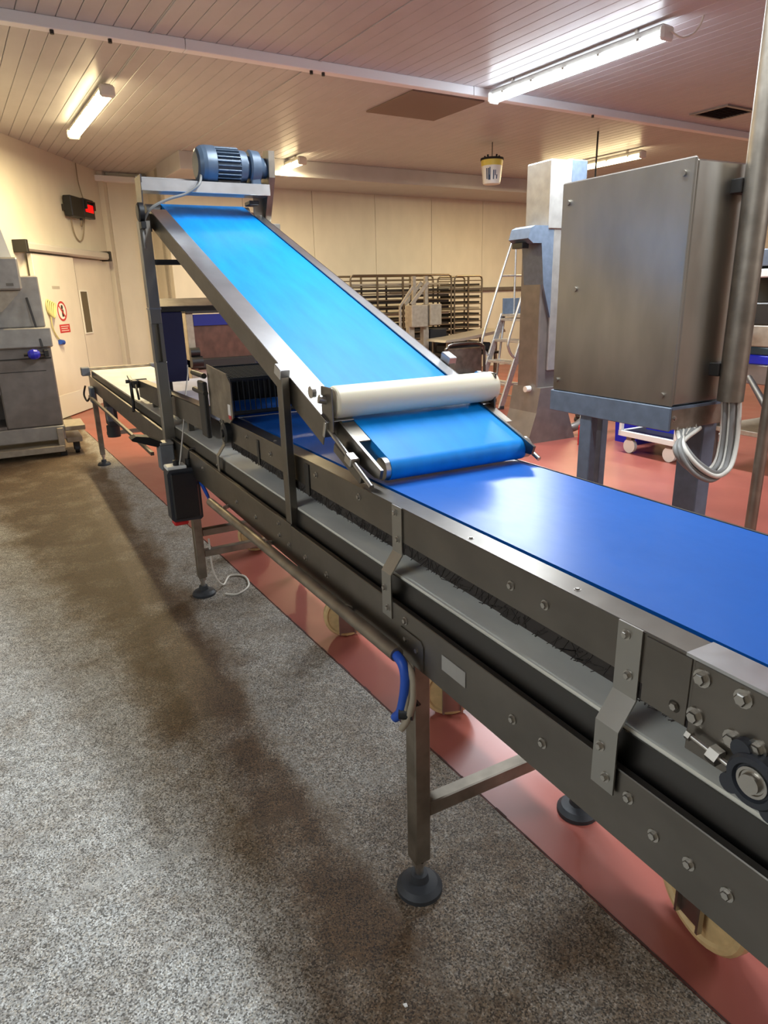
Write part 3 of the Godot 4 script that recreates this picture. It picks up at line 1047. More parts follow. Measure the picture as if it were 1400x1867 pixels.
func build_blue_conveyor() -> void:
	var t := thing("blue_conveyor", "royal blue belt conveyor with steel sides standing on the white conveyor", "conveyor", Vector3(0.985, 0.86, -1.0))
	var z0 := -2.62
	var z1 := 0.85
	var s := st()
	belt_loop(s, Vector2(z0, 0.965), 0.034, Vector2(z1, 0.965), 0.034, 0.768, 1.2)
	put(s, "conveyor_belt", M.belt_blue, t, "royal blue belt")
	s = st()
	prism(s, [Vector2(0.704, 0.922), Vector2(0.704, 1.0), Vector2(0.7055, 1.0015), Vector2(0.753, 1.0015), Vector2(0.753, 0.998), Vector2(0.7075, 0.998), Vector2(0.7075, 0.922)], Vector3(0, 0, z0 - 0.06), Vector3.RIGHT, Vector3.UP, Vector3(0, 0, z1 - z0 + 0.1))
	put(s, "side_plate", M.steel, t)
	s = st()
	bx(s, 1.215, 1.219, 0.893, 0.996, z0 - 0.06, z1 + 0.04, 0.001)
	put(s, "side_plate", M.steel, t)
	for x in [0.72, 1.205]:
		s = st()
		bx(s, x, x + 0.01, 0.9, 0.935, z0 + 0.05, z1, 0.0)
		put(s, "inner_rail", M.black_matt, t)
	# brush seal under the near plate, its bristles leaning every way
	s = st()
	bx(s, 0.7055, 0.709, 0.895, 0.93, z0 + 0.05, z1)
	var rg := RandomNumberGenerator.new()
	rg.seed = 6
	for i in 520:
		var zz := lerpf(z0 + 0.06, 0.2, rg.randf())
		var y0 := 0.89 + 0.012 * rg.randf()
		bar(s, Vector3(0.7048, y0, zz), Vector3(0.7048, y0 + 0.012 + 0.016 * rg.randf(), zz + rg.randfn(0.02, 0.02)), 0.0012, 0.0012, Vector3.RIGHT, 0.0)
	var brs := put(s, "brush_seal", M.brush, t, "dark dusty brush seal")
	brs.set_meta("kind", "stuff")
	for i in 9:
		s = st()
		bx(s, 0.72, 1.215, 0.88, 0.9, -2.5 + i * 0.4, -2.46 + i * 0.4)
		put(s, "cross_tie", M.dark_metal, t)
	strap(t, -0.592, 0.043)
	strap(t, -1.256, 0.043)
	strap(t, -2.665, 0.03)
	# cover hatch and the bearing plate at the near end
	s = st()
	bx(s, 0.7025, 0.704, 0.897, 0.997, -0.565, -0.492, 0.001)
	put(s, "side_cover", M.steel, t)
	s = st()
	bx(s, 0.701, 0.704, 0.868, 0.9985, -0.487, -0.2, 0.001)
	put(s, "bearing_plate", M.steel, t)
	s = st()
	prism(s, [Vector2(0.7, 1.0), Vector2(0.7, 1.0045), Vector2(0.752, 1.0045), Vector2(0.752, 1.002), Vector2(0.704, 1.002), Vector2(0.704, 1.0)], Vector3(0, 0, -0.5), Vector3.RIGHT, Vector3.UP, Vector3(0, 0, 0.4))
	put(s, "flange_cover", M.steel_bright, t)
	bolts(t, [Vector3(0.701, 0.98, -0.474), Vector3(0.701, 0.982, -0.418), Vector3(0.701, 0.923, -0.477), Vector3(0.701, 0.922, -0.424), Vector3(0.701, 0.928, -0.392)], Vector3.LEFT, 0.0085, 0.009, M.bolt)
	bolts(t, [Vector3(0.704, 0.961, -0.857), Vector3(0.704, 0.96, -0.769), Vector3(0.704, 0.918, -0.51), Vector3(0.704, 0.975, -1.45), Vector3(0.704, 0.972, -1.72), Vector3(0.704, 0.96, -2.1), Vector3(0.704, 0.975, -2.35)], Vector3.LEFT, 0.0062, 0.006, M.bolt)
	bolts(t, [Vector3(0.725, 1.0015, -0.35), Vector3(0.72, 1.0015, -1.0), Vector3(0.724, 1.0015, -0.72), Vector3(0.722, 1.0015, -2.1)], Vector3.UP, 0.004, 0.0025, M.bolt)
	# flange bearing with tension screw
	var bc := Vector3(0.701, 0.892, -0.384)
	s = st()
	lathe(s, bc, Vector3.LEFT, [Vector2(0, 0.0), Vector2(0.0, 0.034), Vector2(0.014, 0.034), Vector2(0.018, 0.031), Vector2(0.018, 0.024), Vector2(0.013, 0.022), Vector2(0.012, 0.0)], 32)
	for an in [0.6, 2.2, 3.8, 5.4]:
		cyl(s, bc + Vector3(0, sin(an) * 0.037, cos(an) * 0.037), bc + Vector3(-0.012, sin(an) * 0.037, cos(an) * 0.037), 0.013)
	var br := put(s, "flange_bearing", M.charcoal, t, "dark blue-black flange bearing")
	s = st()
	lathe(s, bc, Vector3.LEFT, [Vector2(0.012, 0.0), Vector2(0.012, 0.0195), Vector2(0.0165, 0.0195), Vector2(0.0165, 0.016), Vector2(0.0145, 0.015), Vector2(0.0145, 0.0125), Vector2(0.022, 0.012), Vector2(0.022, 0.0)], 28)
	put(s, "shaft_end", M.bolt, br)
	s = st()
	cyl(s, Vector3(0.69, 0.9, -0.475), Vector3(0.69, 0.892, -0.418), 0.0035, -1.0, 10)
	cyl(s, Vector3(0.69, 0.9, -0.478), Vector3(0.69, 0.899, -0.471), 0.007, -1.0, 6, true)
	cyl(s, Vector3(0.69, 0.8955, -0.443), Vector3(0.69, 0.893, -0.429), 0.012, -1.0, 6, true)
	put(s, "tension_screw", M.bolt, t)
	# tail end near the guard: black knob and bearing strip
	s = st()
	lathe(s, Vector3(0.704, 0.955, -2.57), Vector3.LEFT, [Vector2(0, 0.0), Vector2(0, 0.04), Vector2(0.022, 0.04), Vector2(0.028, 0.03), Vector2(0.028, 0.016), Vector2(0.034, 0.015), Vector2(0.034, 0.0)], 20)
	put(s, "tail_bearing", M.black, t)
	s = st()
	bx(s, 0.7005, 0.704, 0.9, 0.985, -2.235, -2.215, 0.001)
	put(s, "joint_strip", M.dark_metal, t)
	s = st()
	bx(s, 0.7005, 0.704, 0.9, 0.99, -1.8, -1.77, 0.001)
	put(s, "joint_strip", M.dark_metal, t)

# ------------------------------------------------------------------ the inclined feeder
func build_feeder() -> void:
	var t := thing("inclined_feeder", "inclined sky blue belt feeder with steel sides, white roller and head motor", "conveyor", Vector3(0.97, 0.7, -2.6))
	var c := cos(atan(0.365))
	var sn := sin(atan(0.365))
	var d := Vector3(0, -sn, c)
	var n := Vector3(0, c, sn)
	var B := Basis(Vector3.RIGHT, n, d)
	var O := Vector3(0, 1.0646, -1.44)
	var P := func(x: float, along: float, high: float) -> Vector3: return Vector3(x, 0, 0) + O - d * along + n * high
	var LEN := 2.43
	var s := st()
	var rn := 0.0305
	var rh := 0.045
	var cn: Vector3 = P.call(0.0, 0.0, -rn)
	var ch: Vector3 = P.call(0.0, LEN, -rh)
	belt_loop(s, Vector2(ch.z, ch.y), rh, Vector2(cn.z, cn.y), rn, 0.782, 1.203, 18)
	put(s, "feeder_belt", M.belt_sky, t, "sky blue belt")
	# nose and head rollers, a little wider than the belt
	s = st()
	cyl(s, Vector3(0.768, cn.y, cn.z), Vector3(1.225, cn.y, cn.z), rn - 0.0015, -1.0, 24)
	put(s, "nose_roller", M.bolt, t)
	s = st()
	cyl(s, Vector3(0.71, ch.y, ch.z), Vector3(1.23, ch.y, ch.z), rh - 0.002, -1.0, 24)
	put(s, "head_roller", M.dark_metal, t)
	# side channels: web and top flange
	for side in [0, 1]:
		var mx := func(x: float) -> float: return x if side == 0 else 1.94 - x
		s = st()
		box(s, P.call(mx.call(0.702), (0.2 + 2.3) * 0.5, -0.03), Vector3(0.004, 0.075, 2.1), 0.001, B)
		put(s, "side_channel", M.steel, t)
		s = st()
		box(s, P.call(0.7395 if side == 0 else 1.2195, (0.19 + 2.3) * 0.5, 0.0055), Vector3(0.079 if side == 0 else 0.041, 0.003, 2.11), 0.001, B)
		put(s, "edge_flange", M.steel_bright, t, "bright steel edge flange")
		# nose plates
		s = st()
		box(s, P.call(0.7585 if side == 0 else 1.22, 0.14, -0.001), Vector3(0.042 if side == 0 else 0.03, 0.004, 0.1), 0.001, B)
		put(s, "nose_tray", M.steel_dull, t)
		s = st()
		var px: float = mx.call(0.737)
		prism(s, [Vector2(-0.055, 0.005), Vector2(-0.055, -0.02), Vector2(-0.03, -0.03), Vector2(0.16, -0.06), Vector2(0.24, -0.06), Vector2(0.24, 0.006), Vector2(0.12, 0.006)], P.call(px - 0.004, 0.0, 0.0), -d, n, Vector3(0.008, 0, 0))
		put(s, "nose_plate", M.steel, t)
		s = st()
		box(s, P.call(mx.call(0.715), 0.07, -0.045), Vector3(0.018, 0.028, 0.16), 0.003, B)
		put(s, "tension_rail", M.steel, t)
		s = st()
		cyl(s, P.call(mx.call(0.712), 0.2, -0.02), P.call(mx.call(0.712), -0.06, -0.035), 0.0065, -1.0, 10)
		put(s, "tension_screw", M.bolt, t)
		s = st()
		box(s, P.call(mx.call(0.713), 0.2, -0.02), Vector3(0.03, 0.045, 0.012), 0.002, B)
		put(s, "tension_block", M.bolt, t)
		s = st()
		box(s, P.call(mx.call(0.713), 0.055, -0.028), Vector3(0.028, 0.024, 0.035), 0.003, B)
		put(s, "tension_block", M.bolt, t)
		# brackets that carry the white roller
		s = st()
		bx(s, mx.call(0.707), mx.call(0.713), 1.11, 1.225, -1.665, -1.598, 0.002)
		put(s, "roller_bracket", M.steel, t)
		s = st()
		cyl(s, Vector3(mx.call(0.69), 1.195, -1.64), Vector3(mx.call(0.73), 1.185, -1.635), 0.012, -1.0, 12)
		cyl(s, Vector3(mx.call(0.692), 1.205, -1.7), Vector3(mx.call(0.704), 1.205, -1.7), 0.017, -1.0, 12)
		put(s, "roller_pin", M.bolt, t)
		# front post, with its foot bolted to the long beam
		var fx: float = 0.684 if side == 0 else 1.256
		s = st()
		bx(s, fx - 0.012, fx + 0.012, 0.742, 1.232, -1.905, -1.862, 0.002)
		put(s, "front_post", M.steel, t)
		s = st()
		bx(s, fx - 0.0155, fx - 0.0125 if side == 0 else fx + 0.0155, 0.7, 0.79, -1.985, -1.86, 0.001)
		put(s, "post_foot", M.steel, t)
		s = st()
		box(s, Vector3(fx, 1.245, -1.885), Vector3(0.03, 0.03, 0.05), 0.002, B)
		put(s, "post_head", M.steel_bright, t)
		# rear post: folded channel with a slot
		var rx: float = 0.655 if side == 0 else 1.29
		var wx: float = 0.0
		s = st()
		bx(s, rx - 0.026, rx + 0.026, 0.72, 1.16, -3.565, -3.505, 0.002)
		bx(s, rx - 0.026, rx + 0.026, 1.34, 1.8, -3.565, -3.505, 0.002)
		bx(s, rx - 0.026, rx - 0.011, 1.16, 1.34, -3.565, -3.505, 0.0)
		bx(s, rx + 0.009, rx + 0.026, 1.16, 1.34, -3.565, -3.505, 0.0)
		bx(s, rx - 0.011, rx + 0.009, 1.16, 1.34, -3.565, -3.56, 0.0)
		var rp := put(s, "rear_post", M.strap, t)
		s = st()
		bx(s, rx - 0.029, rx + 0.029, 1.405, 1.415, -3.568, -3.502, 0.002)
		put(s, "weld_collar", M.steel_bright, rp)
	bolts(t, [Vector3(0.6685, 0.725, -1.965), Vector3(0.6685, 0.765, -1.965), Vector3(0.6685, 0.72, -1.88)], Vector3.LEFT, 0.006, 0.006, M.bolt)
	# the white roller across the belt
	s = st()
	lathe(s, Vector3(0.724, 1.1835, -1.632), Vector3.RIGHT, [Vector2(0, 0), Vector2(0, 0.037), Vector2(0.003, 0.0405), Vector2(0.008, 0.0425), Vector2(0.512, 0.0425), Vector2(0.518, 0.0405), Vector2(0.521, 0.036), Vector2(0.521, 0)], 40)
	put(s, "white_roller", M.roller_white, t, "off-white plastic pressure roller")
	# bars between the rear posts
	for yy in [1.62, 0.76]:
		s = st()
		bx(s, 0.683, 1.262, yy - 0.012, yy + 0.012, -3.55, -3.525, 0.002)
		put(s, "tie_bar", M.dark_metal, t)
	# head: plates, channel, motor
	s = st()
	prism(s, [Vector2(-3.6, 1.74), Vector2(-3.5, 1.74), Vector2(-3.44, 1.985), Vector2(-3.58, 1.985)], Vector3(0.648, 0, 0), Vector3.BACK, Vector3.UP, Vector3(0.006, 0, 0))
	bx(s, 0.654, 0.704, 1.76, 1.84, -3.6, -3.594)
	put(s, "head_plate", M.steel, t)
	s = st()
	prism(s, [Vector2(-3.68, 1.78), Vector2(-3.56, 1.78), Vector2(-3.44, 2.0), Vector2(-3.43, 2.115), Vector2(-3.5, 2.125), Vector2(-3.62, 1.99)], Vector3(1.252, 0, 0), Vector3.BACK, Vector3.UP, Vector3(0.03, 0, 0))
	put(s, "head_plate", M.steel_dull, t)
	s = st()
	bx(s, 1.2, 1.252, 1.8, 1.93, -3.56, -3.553)
	put(s, "head_plate", M.steel, t)
	s = st()
	var up := Vector3(0, 0, 1)
	bar(s, Vector3(0.65, 1.945, -3.45), Vector3(1.255, 1.945, -3.45), 0.05, 0.004, Vector3.UP, 0.001)
	bar(s, Vector3(0.65, 1.965, -3.56), Vector3(1.255, 1.965, -3.56), 0.055, 0.004, Vector3.UP, 0.001)
	bar(s, Vector3(0.65, 1.922, -3.505), Vector3(1.255, 1.922, -3.505), 0.11, 0.004, Vector3.BACK, 0.001)
	put(s, "head_channel", M.steel_bright, t)
	s = st()
	lathe(s, Vector3(0.648, 1.83, -3.47), Vector3.LEFT, [Vector2(0, 0), Vector2(0, 0.042), Vector2(0.02, 0.042), Vector2(0.026, 0.034), Vector2(0.026, 0.0)], 20)
	bx(s, 0.628, 0.65, 1.76, 1.79, -3.5, -3.44, 0.002)
	put(s, "head_bearing", M.black, t)
	s = st()
	bx(s, 1.17, 1.22, 1.885, 1.905, -3.6, -3.52, 0.003)
	put(s, "scraper_clamp", M.black, t)
	# gear motor lying along the channel
	var g := Node3D.new()
	g.name = "gear_motor"
	t.add_child(g, true)
	var mc := Vector3(0.915, 2.047, -3.5)
	g.global_transform = Transform3D(Basis.IDENTITY, mc)
	g.set_meta("label", "blue-grey finned gear motor")
	s = st()
	lathe(s, mc, Vector3.RIGHT, [Vector2(0, 0), Vector2(0, 0.055), Vector2(0.006, 0.07), Vector2(0.022, 0.081), Vector2(0.04, 0.085), Vector2(0.085, 0.085), Vector2(0.085, 0.0)], 32)
	put(s, "fan_cowl", M.motor_blue, g)
	s = st()
	cyl(s, mc + Vector3(0.085, 0, 0), mc + Vector3(0.2, 0, 0), 0.068, -1.0, 28)
	put(s, "stator_body", M.motor_blue, g)
	s = st()
	box(s, Vector3(0.1425, 0.074, 0), Vector3(0.112, 0.016, 0.004), 0.001)
	var fin := s.commit()
	for k in 26:
		inst(fin, "fin", M.motor_blue, g, Transform3D(Basis(Vector3.RIGHT, TAU * k / 26.0), mc))
	s = st()
	lathe(s, mc, Vector3.RIGHT, [Vector2(0.2, 0.0), Vector2(0.2, 0.074), Vector2(0.235, 0.07), Vector2(0.24, 0.05), Vector2(0.255, 0.05)], 28)
	put(s, "end_bell", M.motor_blue, g)
	s = st()
	lathe(s, mc, Vector3.RIGHT, [Vector2(0.25, 0.0), Vector2(0.25, 0.07), Vector2(0.258, 0.078), Vector2(0.3, 0.074), Vector2(0.305, 0.052), Vector2(0.325, 0.045), Vector2(0.338, 0.045), Vector2(0.338, 0.0)], 28)
	bx(s, mc.x + 0.252, mc.x + 0.3, 1.926, mc.y, -3.56, -3.45, 0.006)
	put(s, "gearbox", M.motor_blue, g)
	s = st()
	bx(s, mc.x + 0.09, mc.x + 0.2, 1.926, 1.985, -3.55, -3.46, 0.004)
	put(s, "motor_foot", M.dark_metal, g)
	s = st()
	tube(s, [mc + Vector3(0.01, -0.05, 0.045), Vector3(0.9, 1.95, -3.41), Vector3(0.84, 1.91, -3.42), Vector3(0.76, 1.885, -3.43), Vector3(0.68, 1.845, -3.45), Vector3(0.645, 1.78, -3.49), Vector3(0.642, 1.72, -3.495), Vector3(0.645, 1.68, -3.5)], 0.006, 8)
	put(s, "motor_cable", M.cable_grey, g)

# ------------------------------------------------------------------ transfer conveyor, guard and tunnel under the feeder
func build_transfer() -> void:
	FR = Transform3D(Basis(Vector3.RIGHT, -0.022), Vector3(0, 0.99, -3.0))
	var t := thing("transfer_conveyor", "short white belt conveyor tinted lilac for shade between white belt and blue belt", "conveyor", Vector3(0.98, -0.12, -0.8))
	var s := st()
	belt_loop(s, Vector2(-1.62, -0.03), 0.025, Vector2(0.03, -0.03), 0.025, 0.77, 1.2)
	put(s, "conveyor_belt", M.belt_white_shaded, t, "white belt with lilac shade painted in")
	for x in [0.7, 1.264]:
		s = st()
		bx(s, x, x + 0.004, -0.095, 0.012, -1.6, 0.02, 0.001)
		bx(s, x, x + (0.05 if x < 1.0 else -0.04), 0.008, 0.012, -1.6, 0.02, 0.001)
		put(s, "side_plate", M.steel, t)
	for z in [-1.3, -0.5]:
		s = st()
		bx(s, 0.705, 1.264, -0.1, -0.06, z, z + 0.04)
		put(s, "cross_tie", M.dark_metal, t)
	s = st()
	bx(s, 0.66, 0.7, -0.035, 0.012, -1.68, -1.56, 0.006)
	cyl(s, Vector3(0.64, 0.0, -1.7), Vector3(0.77, 0.0, -1.7), 0.012)
	bar(s, Vector3(0.67, 0.0, -1.66), Vector3(0.67, 0.03, -1.76), 0.02, 0.014)
	put(s, "belt_clamp", M.dark_metal, t)
	s = st()
	tube(s, [Vector3(0.655, 0.0, -1.6), Vector3(0.65, -0.06, -1.57), Vector3(0.655, -0.11, -1.6), Vector3(0.645, -0.18, -1.57)], 0.01, 8)
	put(s, "hanging_tail", M.dark_metal, t)
	s = st()
	tube(s, [Vector3(0.668, -0.01, -1.5), Vector3(0.662, -0.05, -1.42), Vector3(0.662, -0.09, -1.4)], 0.007, 8)
	put(s, "hanging_tail", M.dark_metal, t)
	for z in [-1.25, -0.35]:
		for x in [0.712, 1.235]:
			s = st()
			bx(s, x, x + 0.025, -0.16 if z > -1 else -0.135, -0.06, z, z + 0.03)
			put(s, "stand_post", M.steel, t)
	s = st()
	bx(s, 0.692, 0.7, 0.0, 0.035, -0.62, -0.58, 0.002)
	put(s, "guide_stub", M.dark_metal, t)
	FR = Transform3D.IDENTITY
	# guard cage over the tail of the blue conveyor
	var g := thing("guard_cage", "dark wire mesh guard with steel side plates at the blue belt tail", "guard", Vector3(0.98, 1.0, -2.65))
	for x in [0.688, 1.262]:
		s = st()
		prism(s, [Vector2(-2.77, 1.002), Vector2(-2.5, 1.002), Vector2(-2.45, 1.03), Vector2(-2.45, 1.155), Vector2(-2.5, 1.185), Vector2(-2.77, 1.2)], Vector3(x, 0, 0), Vector3.BACK, Vector3.UP, Vector3(0.005, 0, 0))
		put(s, "guard_side", M.steel_dull, g)
	s = st()
	bx(s, 0.6855, 0.688, 1.035, 1.075, -2.5, -2.47)
	put(s, "sticker", M.sticker, g, "small white and red sticker")
	s = st()
	bx(s, 0.686, 0.688, 1.02, 1.037, -2.5, -2.47)
	put(s, "sticker", M.sign_red, g)
	for f in [[Vector3(0.693, 1.185, -2.76), Vector3(1.262, 1.185, -2.76)], [Vector3(0.693, 1.165, -2.47), Vector3(1.262, 1.165, -2.47)], [Vector3(0.693, 1.045, -2.455), Vector3(1.262, 1.045, -2.455)], [Vector3(0.693, 1.03, -2.77), Vector3(1.262, 1.03, -2.77)]]:
		s = st()
		cyl(s, f[0], f[1], 0.008, -1.0, 8)
		put(s, "guard_rod", M.dark_metal, g)
	s = st()
	for i in 56:
		var x := 0.7 + i * 0.0101
		cyl(s, Vector3(x, 1.186, -2.76), Vector3(x, 1.166, -2.47), 0.0022, -1.0, 5)
		if i % 2 == 0:
			cyl(s, Vector3(x, 1.166, -2.465), Vector3(x, 1.045, -2.455), 0.0022, -1.0, 5)
			cyl(s, Vector3(x, 1.186, -2.765), Vector3(x, 1.03, -2.77), 0.0022, -1.0, 5)
	for i in 22:
		var k := i / 21.0
		cyl(s, Vector3(0.695, lerpf(1.186, 1.166, k), lerpf(-2.76, -2.47, k)), Vector3(1.262, lerpf(1.186, 1.166, k), lerpf(-2.76, -2.47, k)), 0.0022, -1.0, 5)
	var bsheet := st()
	bx(bsheet, 0.695, 1.26, 1.015, 1.175, -2.779, -2.776)
	put(bsheet, "added_dark_sheet", M.black, g)  # added black sheet, stands in for the darkness inside the guard
	var wm := put(s, "wire_mesh", M.black_matt, g, "black wire mesh")
	wm.set_meta("kind", "stuff")
	s = st()
	cyl(s, Vector3(0.7, 1.035, -2.62), Vector3(1.26, 1.035, -2.62), 0.033, -1.0, 20)
	put(s, "blue_press_roller", M.belt_blue, g, "blue roller inside the guard")
	s = st()
	bx(s, 0.668, 0.688, 0.9, 1.13, -2.87, -2.78, 0.004)
	put(s, "dark_bracket", M.dark_metal, g)
	for y in [1.155, 1.085]:
		s = st()
		cyl(s, Vector3(0.676, y, -2.96), Vector3(0.676, y, -2.77), 0.011, -1.0, 10)
		put(s, "guide_shaft", M.dark_metal, g)
	# tunnel portal
	var p := thing("tunnel_portal", "stainless portal with navy side panel over the short transfer belt", "portal", Vector3(0.98, 0.98, -3.95))
	s = st()
	bx(s, 0.75, 0.875, 1.012, 1.385, -3.97, -3.93, 0.004)
	put(s, "side_panel", M.navy, p, "navy blue side panel")
	s = st()
	bx(s, 1.275, 1.35, 1.012, 1.385, -3.97, -3.93, 0.004)
	put(s, "side_panel", M.navy, p)
	s = st()
	bx(s, 0.75, 1.35, 1.385, 1.415, -4.08, -3.93, 0.004)
	put(s, "top_beam", M.dark_metal, p)
	s = st()
	box(s, Vector3(1.05, 1.434, -4.0), Vector3(0.6, 0.004, 0.17), 0.001, Basis(Vector3.RIGHT, 0.24))
	put(s, "top_plate", M.steel_dull, p)
	for x in [0.755, 1.268]:
		s = st()
		bx(s, x, x + 0.03, 0.95, 1.02, -4.0, -3.95, 0.002)
		put(s, "portal_foot", M.dark_metal, p)

# ------------------------------------------------------------------ switches and loose cables
func build_fittings() -> void:
	var t := thing("isolator_switch", "charcoal isolator box with red base hung in front of a conveyor leg", "switch box", Vector3(0.615, 0.44, -3.1))
	var s := st()
	var prof := [Vector2(0.556, 0.708), Vector2(0.676, 0.708), Vector2(0.69, 0.69), Vector2(0.688, 0.468), Vector2(0.678, 0.458), Vector2(0.555, 0.462), Vector2(0.543, 0.475), Vector2(0.545, 0.69)]
	prism(s, prof, Vector3(0, 0, -3.19), Vector3.RIGHT, Vector3.UP, Vector3(0, 0, 0.08))
	put(s, "switch_body", M.charcoal, t)
	s = st()
	bx(s, 0.556, 0.678, 0.475, 0.695, -3.11, -3.095, 0.008)
	put(s, "front_cover", M.black, t)
	s = st()
	bx(s, 0.553, 0.62, 0.438, 0.462, -3.18, -3.12, 0.006)
	put(s, "red_base", M.red, t, "red base")
	s = st()
	bx(s, 0.55, 0.64, 0.705, 0.722, -3.2, -3.12, 0.004)
	put(s, "top_plate", M.plastic_white, t)
	for x in [0.655, 0.6]:
		s = st()
		cyl(s, Vector3(x, 0.705, -3.15), Vector3(x, 0.745, -3.15), 0.016, -1.0, 12)
		put(s, "cable_gland", M.black, t)
	s = st()
	bx(s, 0.64, 0.69, 0.56, 0.62, -3.23, -3.18, 0.003)
	put(s, "mounting_block", M.dark_metal, t)
	s = st()
	tube(s, [Vector3(0.655, 0.74, -3.15), Vector3(0.665, 0.79, -3.13), Vector3(0.69, 0.79, -3.08), Vector3(0.69, 0.72, -3.03), Vector3(0.685, 0.66, -3.02)], 0.005, 8)
	put(s, "loop_cable", M.black, t)
	s = st()
	tube(s, [Vector3(0.69, 0.64, -3.12), Vector3(0.69, 0.6, -3.0), Vector3(0.67, 0.61, -2.85), Vector3(0.648, 0.646, -2.7)], 0.007, 8)
	tube(s, [Vector3(0.685, 0.66, -3.1), Vector3(0.68, 0.62, -2.95), Vector3(0.66, 0.625, -2.84), Vector3(0.648, 0.65, -2.71)], 0.006, 8)
	put(s, "blue_cable", M.cable_blue, t)
	var w := thing("white_cord", "thin white cord running from the navy portal down to the isolator", "cord", Vector3(0.64, 0.72, -3.1))
	s = st()
	tube(s, [Vector3(0.872, 1.1, -3.925), Vector3(0.862, 1.05, -3.9), Vector3(0.773, 0.979, -3.6), Vector3(0.681, 0.863, -3.3), Vector3(0.623, 0.76, -3.15), Vector3(0.61, 0.722, -3.14)], 0.0035, 8)
	put(s, "cord_run", M.cable_white, w)
	var j := thing("junction_box", "grey junction box with black curved handle on the rear post", "switch box", Vector3(0.615, 0.64, -3.45))
	s = st()
	bx(s, 0.578, 0.65, 0.638, 0.765, -3.5, -3.42, 0.006)
	put(s, "box_body", M.paint_grey, j)
	s = st()
	bx(s, 0.585, 0.65, 0.765, 0.778, -3.5, -3.42, 0.003)
	put(s, "lid", M.machine_light, j)
	s = st()
	prism(s, [Vector2(0.455, 0.81), Vector2(0.48, 0.822), Vector2(0.54, 0.812), Vector2(0.6, 0.778), Vector2(0.6, 0.748), Vector2(0.54, 0.77), Vector2(0.49, 0.79), Vector2(0.46, 0.8)], Vector3(0, 0, -3.51), Vector3.RIGHT, Vector3.UP, Vector3(0, 0, 0.08))
	put(s, "handle", M.black, j, "black curved handle")
	s = st()
	bx(s, 0.6, 0.63, 0.61, 0.64, -3.48, -3.44, 0.003)
	put(s, "gland", M.black, j)
	var l := thing("floor_cord", "white cord curling on the screed round a conveyor foot", "cord", Vector3(0.78, 0.0, -3.3))
	s = st()
	tube(s, [Vector3(0.735, 0.3, -3.262), Vector3(0.74, 0.12, -3.262), Vector3(0.79, 0.02, -3.3), Vector3(0.86, 0.01, -3.42), Vector3(0.93, 0.009, -3.38), Vector3(0.91, 0.009, -3.24), Vector3(0.83, 0.009, -3.17), Vector3(0.775, 0.012, -3.2)], 0.005, 8)
	put(s, "cord_run", M.cable_white, l)
	var c := thing("paper_scrap", "tiny white scrap lying on the dark screed", "scrap", Vector3(0.515, 0.003, -0.925))
	s = st()
	prism(s, [Vector2(0.0, 0.0), Vector2(0.008, 0.002), Vector2(0.007, 0.009), Vector2(0.001, 0.008)], Vector3(0.511, 0.004, -0.93), Vector3.RIGHT, Vector3.BACK, Vector3(0, 0.003, 0))
	put(s, "scrap_sheet", M.sign_white, c)

